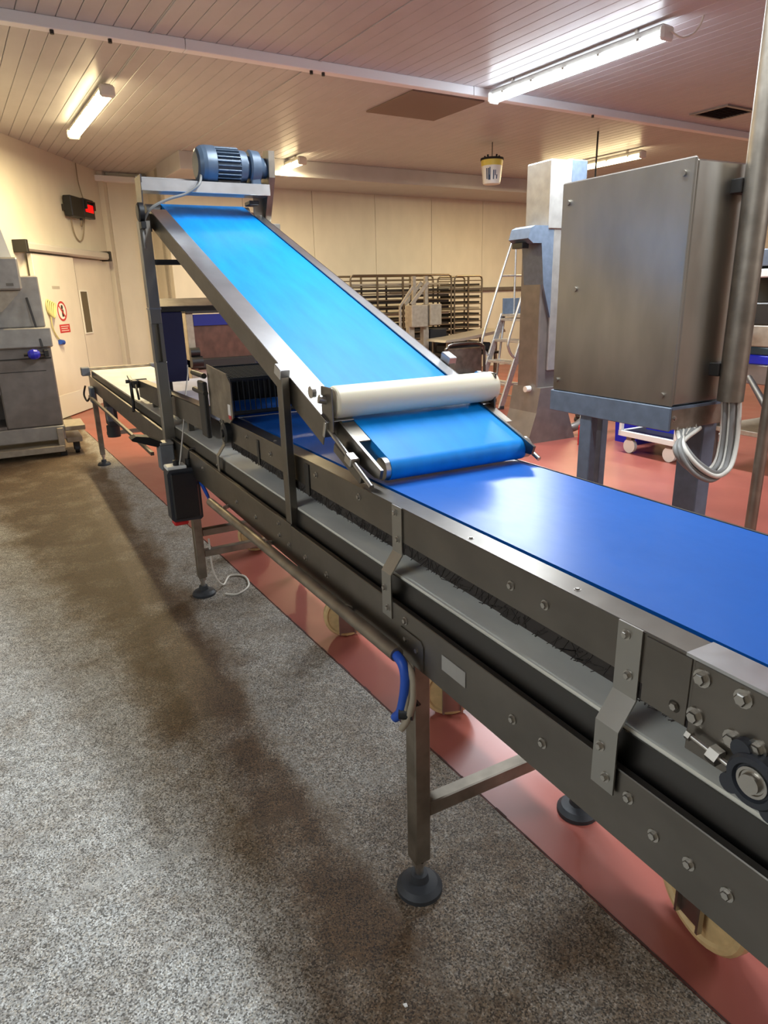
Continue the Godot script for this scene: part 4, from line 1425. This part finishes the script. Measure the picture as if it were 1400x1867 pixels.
# ------------------------------------------------------------------ machine at the left edge
func build_left_machine() -> void:
	var t := thing("grey_machine", "tall grey bakery machine with blue handwheel knob at the door wall", "machine", Vector3(-0.05, 0.0, -7.65))
	var s := st()
	bx(s, -0.12, 0.372, 0.3, 1.06, -7.95, -7.36, 0.012)
	bx(s, -0.5, -0.12, 0.63, 1.06, -7.95, -7.36, 0.004)
	bx(s, -0.5, -0.12, 0.3, 0.33, -7.95, -7.36, 0.004)
	bx(s, -0.5, -0.12, 0.33, 0.63, -7.95, -7.9, 0.0)
	bx(s, -0.5, -0.47, 0.33, 0.63, -7.9, -7.36, 0.004)
	put(s, "lower_body", M.machine_grey, t)
	s = st()
	bx(s, -0.5, 0.392, 1.05, 1.23, -7.95, -7.32, 0.01)
	put(s, "tray_front", M.machine_light, t)
	s = st()
	bx(s, -0.5, 0.362, 1.23, 1.69, -7.95, -7.42, 0.01)
	put(s, "upper_body", M.machine_light, t)
	s = st()
	bx(s, -0.5, 0.215, 1.565, 1.845, -7.9, -7.25, 0.015)
	put(s, "hood", M.machine_light, t)
	s = st()
	prism(s, [Vector2(-0.5, 1.56), Vector2(0.2, 1.56), Vector2(0.02, 1.38), Vector2(-0.5, 1.32)], Vector3(0, 0, -7.5), Vector3.RIGHT, Vector3.UP, Vector3(0, 0, 0.2))
	put(s, "chute", M.machine_beige, t)
	s = st()
	prism(s, [Vector2(-0.5, 1.845), Vector2(0.18, 1.845), Vector2(0.06, 2.45), Vector2(-0.5, 2.45)], Vector3(0, 0, -7.85), Vector3.RIGHT, Vector3.UP, Vector3(0, 0, 0.35))
	put(s, "top_hopper", M.plastic_white, t)
	s = st()
	bx(s, -0.5, 0.375, 0.16, 0.3, -7.95, -7.34, 0.008)
	put(s, "plinth", M.machine_light, t)
	s = st()
	bx(s, -0.5, 0.345, 0.05, 0.11, -7.93, -7.28, 0.004)
	put(s, "base_rail", M.machine_beige, t)
	s = st()
	bx(s, 0.3, 0.355, 0.09, 0.28, -7.42, -7.3, 0.004)
	bx(s, 0.375, 0.56, 0.24, 0.29, -7.75, -7.32, 0.006)
	bx(s, 0.375, 0.52, 0.12, 0.17, -7.75, -7.34, 0.006)
	put(s, "side_bracket", M.machine_beige, t)
	s = st()
	cyl(s, Vector3(0.44, 0.045, -7.4), Vector3(0.48, 0.045, -7.4), 0.042, -1.0, 16)
	bx(s, 0.43, 0.49, 0.04, 0.125, -7.43, -7.37, 0.004)
	bx(s, 0.3, 0.36, 0.003, 0.055, -7.42, -7.32, 0.004)
	bx(s, -0.4, -0.34, 0.003, 0.055, -7.42, -7.32, 0.004)
	bx(s, -0.4, -0.34, 0.003, 0.055, -7.9, -7.82, 0.004)
	put(s, "machine_foot", M.black, t)
	s = st()
	lathe(s, Vector3(0.16, 0.995, -7.24), Vector3.RIGHT, [Vector2(0, 0), Vector2(0.005, 0.025), Vector2(0.025, 0.042), Vector2(0.055, 0.048), Vector2(0.085, 0.042), Vector2(0.105, 0.022), Vector2(0.11, 0)], 24)
	put(s, "blue_knob", M.blue_ball, t, "round blue knob")
	s = st()
	cyl(s, Vector3(0.13, 0.995, -7.24), Vector3(0.33, 0.995, -7.24), 0.014)
	bx(s, 0.3, 0.34, 0.97, 1.03, -7.36, -7.22, 0.004)
	bar(s, Vector3(0.24, 1.5, -7.4), Vector3(0.3, 1.05, -7.31), 0.02, 0.012)
	put(s, "knob_shaft", M.dark_metal, t)
	s = st()
	bx(s, -0.46, 0.3, 0.83, 0.836, -7.362, -7.357)
	bx(s, -0.46, 0.36, 0.945, 0.955, -7.365, -7.35)
	put(s, "panel_seam", M.dark_metal, t)
	s = st()
	bx(s, 0.09, 0.15, 1.6, 1.625, -7.252, -7.249)
	put(s, "name_plate", M.steel, t)

# ------------------------------------------------------------------ things in front of the back wall
func rack(label: String, at: Vector3, w: float, h: float, depth: float, posts: int, runners: int, trays: int, m: Material) -> void:
	var t := thing("rack_trolley", label, "rack", at, "steel racks along the back wall")
	var keep := FR
	FR = FR.translated_local(at)
	var s: SurfaceTool
	for k in 2:
		var z := -depth * 0.5 if k == 0 else depth * 0.5
		s = st()
		tube(s, [Vector3(-w / 2, 0.12, z), Vector3(-w / 2, h - 0.06, z), Vector3(-w / 2 + 0.012, h - 0.02, z), Vector3(-w / 2 + 0.05, h, z), Vector3(w / 2 - 0.05, h, z), Vector3(w / 2 - 0.012, h - 0.02, z), Vector3(w / 2, h - 0.06, z), Vector3(w / 2, 0.12, z)], 0.015, 8, 1)
		put(s, "outer_frame", m, t)
	for i in posts:
		var x := lerpf(-w / 2, w / 2, (i + 1.0) / (posts + 1.0))
		for z in [-depth * 0.5, depth * 0.5]:
			s = st()
			bx(s, x - 0.014, x + 0.014, 0.14, h - 0.01, z - 0.012, z + 0.012, 0.002)
			put(s, "upright", m, t)
	for i in runners:
		var y := lerpf(0.25, h - 0.07, i / (runners - 1.0))
		for z in [-depth * 0.5, depth * 0.5]:
			s = st()
			bx(s, -w / 2, w / 2, y - 0.008, y + 0.008, z - 0.01, z + 0.01, 0.001)
			put(s, "runner", m, t)
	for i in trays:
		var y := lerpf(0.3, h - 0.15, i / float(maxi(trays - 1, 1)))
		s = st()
		bx(s, -w / 2 + 0.03, w / 2 - 0.03, y, y + lerpf(0.075, 0.028, i / float(trays)), -depth * 0.46, depth * 0.46, 0.003)  # thicker towards the bottom to fill in the shadow inside the rack
		put(s, "tray", M.tray if i % 5 == 4 else M.rack_tray_shade, t)
	s = st()
	bx(s, -w / 2, w / 2, 0.11, 0.14, -depth * 0.5, depth * 0.5, 0.003)
	put(s, "base_frame", m, t)
	for x in [-w / 2 + 0.06, w / 2 - 0.06]:
		for z in [-depth * 0.5 + 0.05, depth * 0.5 - 0.05]:
			s = st()
			cyl(s, Vector3(x - 0.014, 0.05, z), Vector3(x + 0.014, 0.05, z), 0.05, -1.0, 14)
			bx(s, x - 0.02, x + 0.02, 0.09, 0.115, z - 0.02, z + 0.02)
			put(s, "rack_castor", M.rubber, t)
	FR = keep

func build_background() -> void:
	rack("long dark steel tray rack with rounded top corners before the back wall", Vector3(5.62, 0, -10.0), 1.82, 1.725, 0.55, 3, 15, 15, M.rack)
	rack("narrow steel tray rack at the right end of the long rack", Vector3(6.87, 0, -9.98), 0.55, 1.7, 0.5, 1, 16, 14, M.rack)
	# depositor head on a stand
	var t := thing("depositor", "beige grey depositor head with slanting arms on a stand before the racks", "machine", Vector3(5.25, 0, -8.65))
	var s := st()
	bx(s, 5.08, 5.35, 0.99, 1.29, -8.75, -8.55, 0.008)
	bx(s, 5.37, 5.56, 1.01, 1.3, -8.76, -8.52, 0.008)
	put(s, "head_box", M.machine_beige, t)
	for z in [-8.6, -8.78]:
		s = st()
		bar(s, Vector3(5.1, 1.3, z), Vector3(5.38, 1.6, z), 0.05, 0.03)
		put(s, "slant_arm", M.machine_beige, t)
	for x in [5.2, 5.4]:
		s = st()
		bx(s, x - 0.025, x + 0.025, 1.28, 1.68, -8.72, -8.67, 0.003)
		put(s, "guide_post", M.machine_beige, t)
	s = st()
	bar(s, Vector3(4.93, 1.28, -8.62), Vector3(5.14, 1.54, -8.62), 0.03, 0.03)
	bar(s, Vector3(4.93, 1.28, -8.62), Vector3(4.93, 0.98, -8.62), 0.03, 0.03)
	bar(s, Vector3(4.93, 1.05, -8.6), Vector3(5.08, 1.05, -8.6), 0.03, 0.03)
	bar(s, Vector3(4.7, 0.97, -8.6), Vector3(5.08, 0.97, -8.6), 0.05, 0.03)
	put(s, "side_frame", M.machine_beige, t)
	for x in [5.12, 5.36]:
		s = st()
		bx(s, x - 0.045, x + 0.045, 0.03, 1.0, -8.72, -8.62, 0.004)
		put(s, "stand_leg", M.machine_beige, t)
	s = st()
	bx(s, 4.8, 5.65, 0.0, 0.05, -8.95, -8.4, 0.006)
	put(s, "stand_base", M.machine_grey, t)
	s = st()
	bx(s, 5.42, 5.7, 0.1, 0.95, -8.9, -8.6, 0.01)
	put(s, "drive_cover", M.black_matt, t)
	# tray table
	var tb := thing("tray_table", "low stainless table with a dented tray behind the blue feeder", "table", Vector3(5.75, 0, -8.1))
	s = st()
	prism(s, [Vector2(5.24, 0.8), Vector2(5.27, 0.83), Vector2(5.55, 0.85), Vector2(6.25, 0.94), Vector2(6.27, 0.9), Vector2(5.55, 0.81)], Vector3(0, 0, -8.45), Vector3.RIGHT, Vector3.UP, Vector3(0, 0, 0.5))
	put(s, "tray_top", M.tray, tb)
	s = st()
	bx(s, 5.3, 6.2, 0.6, 0.64, -8.4, -8.0, 0.004)
	put(s, "shelf", M.dark_metal, tb)
	for x in [5.33, 6.15]:
		for z in [-8.38, -8.02]:
			s = st()
			bx(s, x - 0.018, x + 0.018, 0.0, 0.82 + 0.1 * (x - 5.3), z - 0.018, z + 0.018, 0.002)
			put(s, "table_leg", M.steel_dull, tb)
	s = st()
	bx(s, 5.35, 6.1, 0.64, 0.76, -8.35, -8.05, 0.02)
	put(s, "dark_crate", M.black_matt, tb)
	# tubular trolley with hooped handle
	var h := thing("hoop_trolley", "trolley with hooped tube handle and dark back panel behind the white roller", "trolley", Vector3(4.55, 0, -6.5))
	s = st()
	tube(s, [Vector3(4.29, 0.15, -6.5), Vector3(4.29, 0.78, -6.5), Vector3(4.31, 0.85, -6.5), Vector3(4.38, 0.895, -6.5), Vector3(4.7, 0.895, -6.5), Vector3(4.79, 0.86, -6.5), Vector3(4.825, 0.78, -6.5), Vector3(4.83, 0.15, -6.5)], 0.017, 10, 3)
	put(s, "hoop_handle", M.steel, h)
	s = st()
	bx(s, 4.32, 4.8, 0.2, 0.85, -6.54, -6.515, 0.02)
	put(s, "back_panel", M.steel_dull, h)
	s = st()
	bx(s, 4.28, 4.84, 0.12, 0.16, -7.1, -6.48, 0.006)
	put(s, "platform", M.steel, h)
	s = st()
	bx(s, 4.5, 4.72, 0.52, 0.56, -6.5, -6.38, 0.008)
	put(s, "blue_tray", M.paint_blue_grey, h)
	for x in [4.34, 4.78]:
		for z in [-7.02, -6.56]:
			s = st()
			cyl(s, Vector3(x - 0.016, 0.055, z), Vector3(x + 0.016, 0.055, z), 0.055, -1.0, 14)
			bx(s, x - 0.022, x + 0.022, 0.1, 0.125, z - 0.02, z + 0.02)
			put(s, "trolley_wheel", M.rubber, h)
	# framed machine seen under the feeder
	var g := thing("framed_machine", "grey framed machine with blue strip and brown clear panel seen under the feeder", "machine", Vector3(2.2, 0, -8.0))
	s = st()
	bx(s, 1.82, 2.85, 0.82, 1.2, -7.72, -7.7, 0.002)
	put(s, "clear_panel", M.brown_panel, g, "glossy brown panel")
	s = st()
	bx(s, 1.82, 2.85, 1.17, 1.29, -7.71, -7.68, 0.003)
	put(s, "blue_strip", M.strip_blue, g)
	for x in [1.74, 2.85]:
		s = st()
		bx(s, x, x + 0.08, 0.0, 1.32, -8.3, -7.68, 0.006)
		put(s, "frame_post", M.machine_beige, g)
	s = st()
	bx(s, 1.74, 2.93, 1.3, 1.38, -8.3, -7.66, 0.006)
	put(s, "frame_top", M.dark_metal, g)
	s = st()
	bx(s, 1.74, 2.93, 0.72, 0.82, -8.3, -7.64, 0.01)
	put(s, "work_shelf", M.dark_metal, g)
	s = st()
	bx(s, 1.82, 2.85, 0.1, 0.7, -8.25, -7.75, 0.006)
	put(s, "lower_cabinet", M.door, g)
	s = st()
	for k in 4:
		bx(s, 2.5 + 0.03 * k, 2.82, 0.66 - 0.03 * k, 0.68 - 0.03 * k, -7.7, -7.62, 0.002)
	put(s, "wooden_slat", M.machine_beige, g)
	s = st()
	cyl(s, Vector3(1.73, 0.9, -7.6), Vector3(1.83, 0.9, -7.6), 0.05)
	cyl(s, Vector3(1.73, 0.8, -7.58), Vector3(1.85, 0.8, -7.58), 0.06)
	put(s, "lock_knob", M.black, g)

# ------------------------------------------------------------------ steps and lifting column
func build_lifter_and_steps() -> void:
	var t := thing("warehouse_steps", "aluminium warehouse steps with tall handrails before the back wall", "steps", Vector3(5.9, 0, -7.28))
	var s: SurfaceTool
	for z in [-7.0, -7.55]:
		s = st()
		bar(s, Vector3(5.47, 0.0, z), Vector3(5.9, 1.16, z), 0.08, 0.03, Vector3.RIGHT, 0.004)
		put(s, "stile", M.alu, t)
		s = st()
		tube(s, [Vector3(5.69, 0.62, z), Vector3(5.62, 0.68, z), Vector3(5.575, 0.76, z), Vector3(5.575, 0.88, z), Vector3(5.78, 1.45, z), Vector3(5.98, 1.98, z), Vector3(6.03, 2.07, z), Vector3(6.12, 2.1, z), Vector3(6.5, 2.1, z)], 0.017, 8, 3)
		put(s, "handrail", M.alu, t)
		s = st()
		tube(s, [Vector3(6.08, 2.1, z), Vector3(6.08, 1.15, z)], 0.014, 8, 1)
		tube(s, [Vector3(5.86, 1.64, z), Vector3(6.5, 1.64, z)], 0.014, 8, 1)
		put(s, "rail_post", M.alu, t)
		s = st()
		tube(s, [Vector3(6.42, 2.1, z), Vector3(6.42, 0.0, z)], 0.018, 8, 1)
		tube(s, [Vector3(5.92, 1.1, z), Vector3(5.78, 0.03, z)], 0.016, 8, 1)
		put(s, "rear_leg", M.alu, t)
		s = st()
		bx(s, 5.45, 5.51, 0.0, 0.04, z - 0.03, z + 0.03, 0.004)
		bx(s, 5.75, 5.81, 0.0, 0.05, z - 0.03, z + 0.03, 0.004)
		bx(s, 6.39, 6.45, 0.0, 0.05, z - 0.03, z + 0.03, 0.004)
		put(s, "rubber_shoe", M.rubber, t)
	for k in 4:
		var y := 0.3 + 0.265 * k
		var x := 5.47 + 0.43 * y / 1.16
		s = st()
		bx(s, x - 0.03, x + 0.2, y - 0.018, y + 0.014, -7.54, -7.01, 0.004)
		put(s, "tread", M.alu, t)
	s = st()
	bx(s, 5.86, 6.45, 1.13, 1.16, -7.56, -6.99, 0.004)
	put(s, "platform", M.alu, t)
	s = st()
	bx(s, 5.86, 6.0, 1.16, 1.3, -6.99, -6.975, 0.003)
	put(s, "toe_board", M.paint_blue_grey, t)
	s = st()
	bx(s, 5.9, 6.45, 1.16, 1.36, -7.57, -7.555, 0.003)
	put(s, "toe_board", M.paint_blue_grey, t)
	s = st()
	bar(s, Vector3(5.79, 0.12, -7.0), Vector3(5.79, 0.12, -7.55), 0.03, 0.02)
	bar(s, Vector3(5.8, 0.2, -7.0), Vector3(6.42, 0.2, -7.0), 0.03, 0.02)
	put(s, "base_brace", M.alu, t)
	# column lifter
	var c := thing("column_lifter", "tall grey steel lifting column with flared foot and pale head", "lifter", Vector3(4.68, 0, -5.3))
	s = st()
	bx(s, 4.5, 4.82, 0.42, 2.0, -5.5, -5.2, 0.012)
	put(s, "column", M.machine_grey, c)
	s = st()
	bx(s, 4.6, 4.84, 0.7, 1.99, -5.2, -5.17, 0.006)
	put(s, "slide_track", M.machine_light, c)
	s = st()
	prism(s, [Vector2(4.36, 0.0), Vector2(4.98, 0.0), Vector2(4.86, 0.3), Vector2(4.82, 0.54), Vector2(4.5, 0.54), Vector2(4.46, 0.3)], Vector3(0, 0, -5.56), Vector3.RIGHT, Vector3.UP, Vector3(0, 0, 0.42))
	put(s, "flared_foot", M.machine_grey, c)
	s = st()
	bx(s, 4.53, 4.78, 1.98, 2.56, -5.5, -5.16, 0.01)
	put(s, "head_cover", M.machine_light, c)
	s = st()
	bx(s, 4.78, 5.0, 2.0, 2.58, -5.5, -5.2, 0.01)
	put(s, "head_box", M.paint_blue_grey, c)
	s = st()
	prism(s, [Vector2(4.3, 1.9), Vector2(4.33, 1.99), Vector2(4.38, 2.01), Vector2(4.6, 2.01), Vector2(4.6, 1.2), Vector2(4.5, 1.5), Vector2(4.46, 1.86), Vector2(4.36, 1.86)], Vector3(0, 0, -5.45), Vector3.RIGHT, Vector3.UP, Vector3(0, 0, 0.28))
	put(s, "lift_arm", M.paint_blue_grey, c)
	s = st()
	bx(s, 4.3, 4.38, 1.82, 1.87, -5.4, -5.25, 0.004)
	put(s, "arm_stop", M.black, c)
	s = st()
	tube(s, [Vector3(4.9, 0.06, -5.3), Vector3(5.05, 0.1, -5.2), Vector3(5.18, 0.22, -5.14), Vector3(5.3, 0.26, -5.12), Vector3(5.6, 0.26, -5.1)], 0.045, 10)
	put(s, "base_arm", M.machine_grey, c)
	s = st()
	cyl(s, Vector3(4.44, 0.52, -5.3), Vector3(4.5, 0.52, -5.3), 0.03)
	put(s, "stop_knob", M.plastic_white, c)
	var hs := thing("hose_coil", "dark coiled hose on the red floor behind the lifter foot", "hose", Vector3(5.75, 0, -5.7))
	s = st()
	for k in 4:
		var pts: Array = []
		for i in 15:
			var a := TAU * i / 14
			pts.append(Vector3(5.75 + (0.16 - 0.012 * k) * cos(a), 0.03 + 0.045 * k + 0.012 * sin(3.0 * a + k), -5.7 + (0.16 - 0.012 * k) * sin(a)))
		tube(s, pts, 0.024, 7, 2)
	put(s, "hose_loops", M.black, hs)
	var fe := thing("fire_extinguisher", "small red extinguisher standing behind the control box leg", "extinguisher", Vector3(4.8, 0, -4.83))
	s = st()
	lathe(s, Vector3(4.8, 0, -4.83), Vector3.UP, [Vector2(0, 0), Vector2(0, 0.055), Vector2(0.18, 0.055), Vector2(0.21, 0.04), Vector2(0.22, 0.018)], 20)
	put(s, "cylinder", M.red, fe)
	s = st()
	cyl(s, Vector3(4.8, 0.215, -4.83), Vector3(4.8, 0.27, -4.83), 0.022)
	bx(s, 4.75, 4.85, 0.26, 0.29, -4.85, -4.81, 0.004)
	put(s, "valve", M.plastic_white, fe)

# ------------------------------------------------------------------ electrical box with stand, riser pipe and cables
func build_control_box() -> void:
	var t := thing("control_box", "stainless electrical cabinet on a blue-grey stand behind the blue belt", "cabinet", Vector3(2.35, 0, -2.1))
	var s := st()
	bx(s, 2.215, 2.5, 1.012, 1.872, -2.425, -1.772, 0.006)
	put(s, "cabinet_body", M.steel_box, t)
	s = st()
	bx(s, 2.2, 2.214, 1.008, 1.88, -2.432, -1.77, 0.005)
	var door := put(s, "cabinet_door", M.steel_box, t)
	for q in [[1.83, -1.815], [1.8, -2.39], [1.055, -2.405], [1.05, -1.815], [1.45, -2.32]]:
		s = st()
		cyl(s, Vector3(2.192, q[0], q[1]), Vector3(2.2, q[0], q[1]), 0.011, 0.011, 14)
		put(s, "lock_screw", M.bolt, door)
	s = st()
	bx(s, 2.195, 2.205, 0.915, 1.008, -2.44, -1.765, 0.003)
	bx(s, 2.205, 2.5, 0.998, 1.008, -2.44, -1.765)
	put(s, "stand_rail", M.paint_blue_grey, t)
	s = st()
	bx(s, 2.205, 2.5, 0.92, 1.0, -1.775, -1.765, 0.002)
	put(s, "end_rail", M.steel_dull, t)
	s = st()
	bx(s, 2.2, 2.24, 0.0, 0.92, -2.245, -2.175, 0.003)
	put(s, "stand_leg", M.paint_blue_grey, t)
	s = st()
	bx(s, 2.43, 2.51, 0.0, 0.998, -1.9, -1.785, 0.004)
	put(s, "stand_leg", M.paint_blue_grey, t)
	s = st()
	bx(s, 2.44, 2.48, 0.0, 0.998, -2.4, -2.34, 0.003)
	put(s, "stand_leg", M.paint_blue_grey, t)
	bolts(t, [Vector3(2.22, 0.965, -1.765)], Vector3.BACK, 0.008, 0.008, M.bolt)
	s = st()
	for k in 7:
		cyl(s, Vector3(2.24 + 0.018 * k, 0.995, -1.79 - 0.012 * (k % 3)), Vector3(2.25 + 0.018 * k, 0.9 - 0.008 * (k % 2), -1.765), 0.008, -1.0, 10)
	put(s, "cable_gland", M.bolt, t)
	# riser
	var r := thing("riser_pipe", "thick steel cable riser pipe from ceiling to beside the cabinet", "pipe", Vector3(2.45, 1.02, -1.7))
	s = st()
	cyl(s, Vector3(2.45, 1.02, -1.7), Vector3(2.45, 3.3, -1.7), 0.048, -1.0, 28)
	put(s, "pipe_run", M.steel_dull, r)
	for y in [1.14, 1.79]:
		s = st()
		bx(s, 2.4, 2.5, y - 0.025, y + 0.025, -1.775, -1.73, 0.003)
		put(s, "pipe_clamp", M.dark_metal, r)
	var cb := thing("cable_bundle", "bundle of grey cables looping from riser pipe to cabinet underside", "cable", Vector3(2.4, 0.75, -1.68))
	for k in 13:
		s = st()
		var a := TAU * k / 13.0
		var rr := 0.03 if k % 2 else 0.016
		var ox := rr * cos(a)
		var oz := rr * sin(a)
		var dp := 0.012 * sin(a * 2.0)
		tube(s, [Vector3(2.45 + ox, 1.06, -1.7 + oz), Vector3(2.455 + ox, 0.98, -1.69 + oz), Vector3(2.45 + ox, 0.85 + dp, -1.68 + oz), Vector3(2.4 + ox, 0.77 + dp, -1.66 + oz), Vector3(2.31 + ox, 0.75 + dp, -1.65 + oz), Vector3(2.22 + ox, 0.8 + dp, -1.67 + oz), Vector3(2.2 + ox * 0.7, 0.87, -1.71 + oz * 0.5), Vector3(2.25 + 0.011 * k, 0.91, -1.768)], 0.009, 8)
		put(s, "cable", M.cable_grey if k % 3 else M.cable_white, cb)

func build_right_side() -> void:
	# slim post of a stand
	var p := thing("guard_post", "slim round steel post with side brace beside the cabinet", "post", Vector3(2.43, 0, -1.53))
	var s := st()
	cyl(s, Vector3(2.43, 0.0, -1.53), Vector3(2.43, 2.2, -1.53), 0.021, -1.0, 18)
	put(s, "post_tube", M.steel_dull, p)
	s = st()
	bx(s, 2.38, 2.48, 0.0, 0.012, -1.58, -1.48, 0.002)
	put(s, "post_base", M.steel_dull, p)
	s = st()
	cyl(s, Vector3(2.44, 1.0, -1.53), Vector3(3.3, 1.0, -2.2), 0.014, -1.0, 10)
	put(s, "side_brace", M.dark_metal, p)
	# trolley with white frame
	var t := thing("platform_trolley", "low platform trolley with white tube frame on the red floor", "trolley", Vector3(5.2, 0, -4.1))
	s = st()
	bx(s, 4.86, 5.5, 0.165, 0.2, -4.42, -3.82, 0.004)
	put(s, "deck", M.dark_metal, t)
	s = st()
	bx(s, 4.84, 4.87, 0.155, 0.205, -4.44, -3.8, 0.003)
	bx(s, 4.84, 5.52, 0.155, 0.205, -4.44, -4.41, 0.003)
	bx(s, 4.84, 5.52, 0.155, 0.205, -3.83, -3.8, 0.003)
	put(s, "deck_frame", M.plastic_white, t)
	for z in [-4.42, -3.82]:
		s = st()
		bx(s, 4.84, 4.875, 0.205, 0.75, z - 0.015, z + 0.015, 0.003)
		put(s, "frame_post", M.plastic_white, t)
	s = st()
	bx(s, 4.84, 4.875, 0.75, 0.78, -4.44, -3.8, 0.003)
	put(s, "push_bar", M.plastic_white, t)
	for x in [4.9, 5.46]:
		for z in [-4.34, -3.9]:
			s = st()
			cyl(s, Vector3(x - 0.018, 0.065, z), Vector3(x + 0.018, 0.065, z), 0.065, -1.0, 18)
			put(s, "trolley_wheel", M.plastic_white, t)
			s = st()
			bx(s, x - 0.028, x + 0.028, 0.12, 0.158, z - 0.03, z + 0.03, 0.003)
			put(s, "wheel_fork", M.machine_grey, t)
	for q in [[Vector3(5.32, 0, -4.66), "tall blue plastic bin standing on the floor beside the platform trolley", 0.55, 0.3], [Vector3(5.25, 0.2, -4.18), "blue plastic bin standing on the platform trolley", 0.42, 0.36]]:
		var b := thing("blue_bin", q[1], "bin", q[0], "blue plastic bins")
		var hh: float = q[2]
		var ww: float = q[3]
		var o: Vector3 = q[0]
		s = st()
		for i in 4:
			var f := Basis(Vector3.UP, PI / 2 * i)
			var lo := ww * 0.44
			var hi := ww * 0.5
			quad(s, o + f * Vector3(-lo, 0, lo), o + f * Vector3(lo, 0, lo), o + f * Vector3(hi, hh, hi), o + f * Vector3(-hi, hh, hi), f * Vector3(0, -0.1, 1).normalized())
			quad(s, o + f * Vector3(-lo + 0.008, 0.008, lo - 0.008), o + f * Vector3(lo - 0.008, 0.008, lo - 0.008), o + f * Vector3(hi - 0.008, hh, hi - 0.008), o + f * Vector3(-hi + 0.008, hh, hi - 0.008), f * Vector3(0, 0.1, -1).normalized())
		bx(s, o.x - ww * 0.44, o.x + ww * 0.44, o.y, o.y + 0.008, o.z - ww * 0.44, o.z + ww * 0.44)
		put(s, "bin_body", M.blue_plastic, b)
		s = st()
		var e := ww * 0.5
		for f in [[-e - 0.015, e + 0.015, e - 0.008, e + 0.015], [-e - 0.015, e + 0.015, -e - 0.015, -e + 0.008]]:
			bx(s, o.x + f[0], o.x + f[1], o.y + hh - 0.02, o.y + hh + 0.004, o.z + f[2], o.z + f[3], 0.004)
			bx(s, o.x + f[2], o.x + f[3], o.y + hh - 0.02, o.y + hh + 0.004, o.z - e, o.z + e, 0.004)
		put(s, "bin_rim", M.blue_plastic, b)
	# machine cut by the right edge of the view
	var m := thing("banded_machine", "machine of grey, black and blue bands behind the riser pipe", "machine", Vector3(5.6, 0, -3.1))
	var bands := [[0.72, 0.87, "lower_panel", M.machine_grey], [0.87, 0.94, "blue_band", M.blue_plastic], [0.94, 1.0, "teal_band", M.teal], [1.0, 1.16, "beige_panel", M.machine_beige], [1.16, 1.32, "dark_panel", M.dark_metal], [1.5, 1.56, "pale_sheet", M.plastic_white], [1.58, 1.7, "top_panel", M.paint_blue_grey]]
	for b in bands:
		s = st()
		bx(s, 5.0, 6.4, b[0], b[1], -3.75, -2.6, 0.008)
		put(s, b[2], b[3], m)
	s = st()
	bx(s, 5.45, 6.35, 0.7, 1.6, -3.7, -2.65)
	put(s, "core", M.dark_metal, m)
	for k in 4:
		s = st()
		cyl(s, Vector3(4.96, 1.08 + k * 0.045, -3.6), Vector3(4.96, 1.08 + k * 0.045, -3.38), 0.012, -1.0, 10)
		put(s, "rod", M.bolt, m)
	for x in [5.1, 6.3]:
		for z in [-3.65, -2.7]:
			s = st()
			bx(s, x - 0.03, x + 0.03, 0.0, 0.72, z - 0.03, z + 0.03, 0.003)
			put(s, "machine_leg", M.machine_grey, m)
	s = st()
	bx(s, 5.08, 6.32, 0.3, 0.34, -3.66, -2.68, 0.004)
	put(s, "under_shelf", M.machine_beige, m)
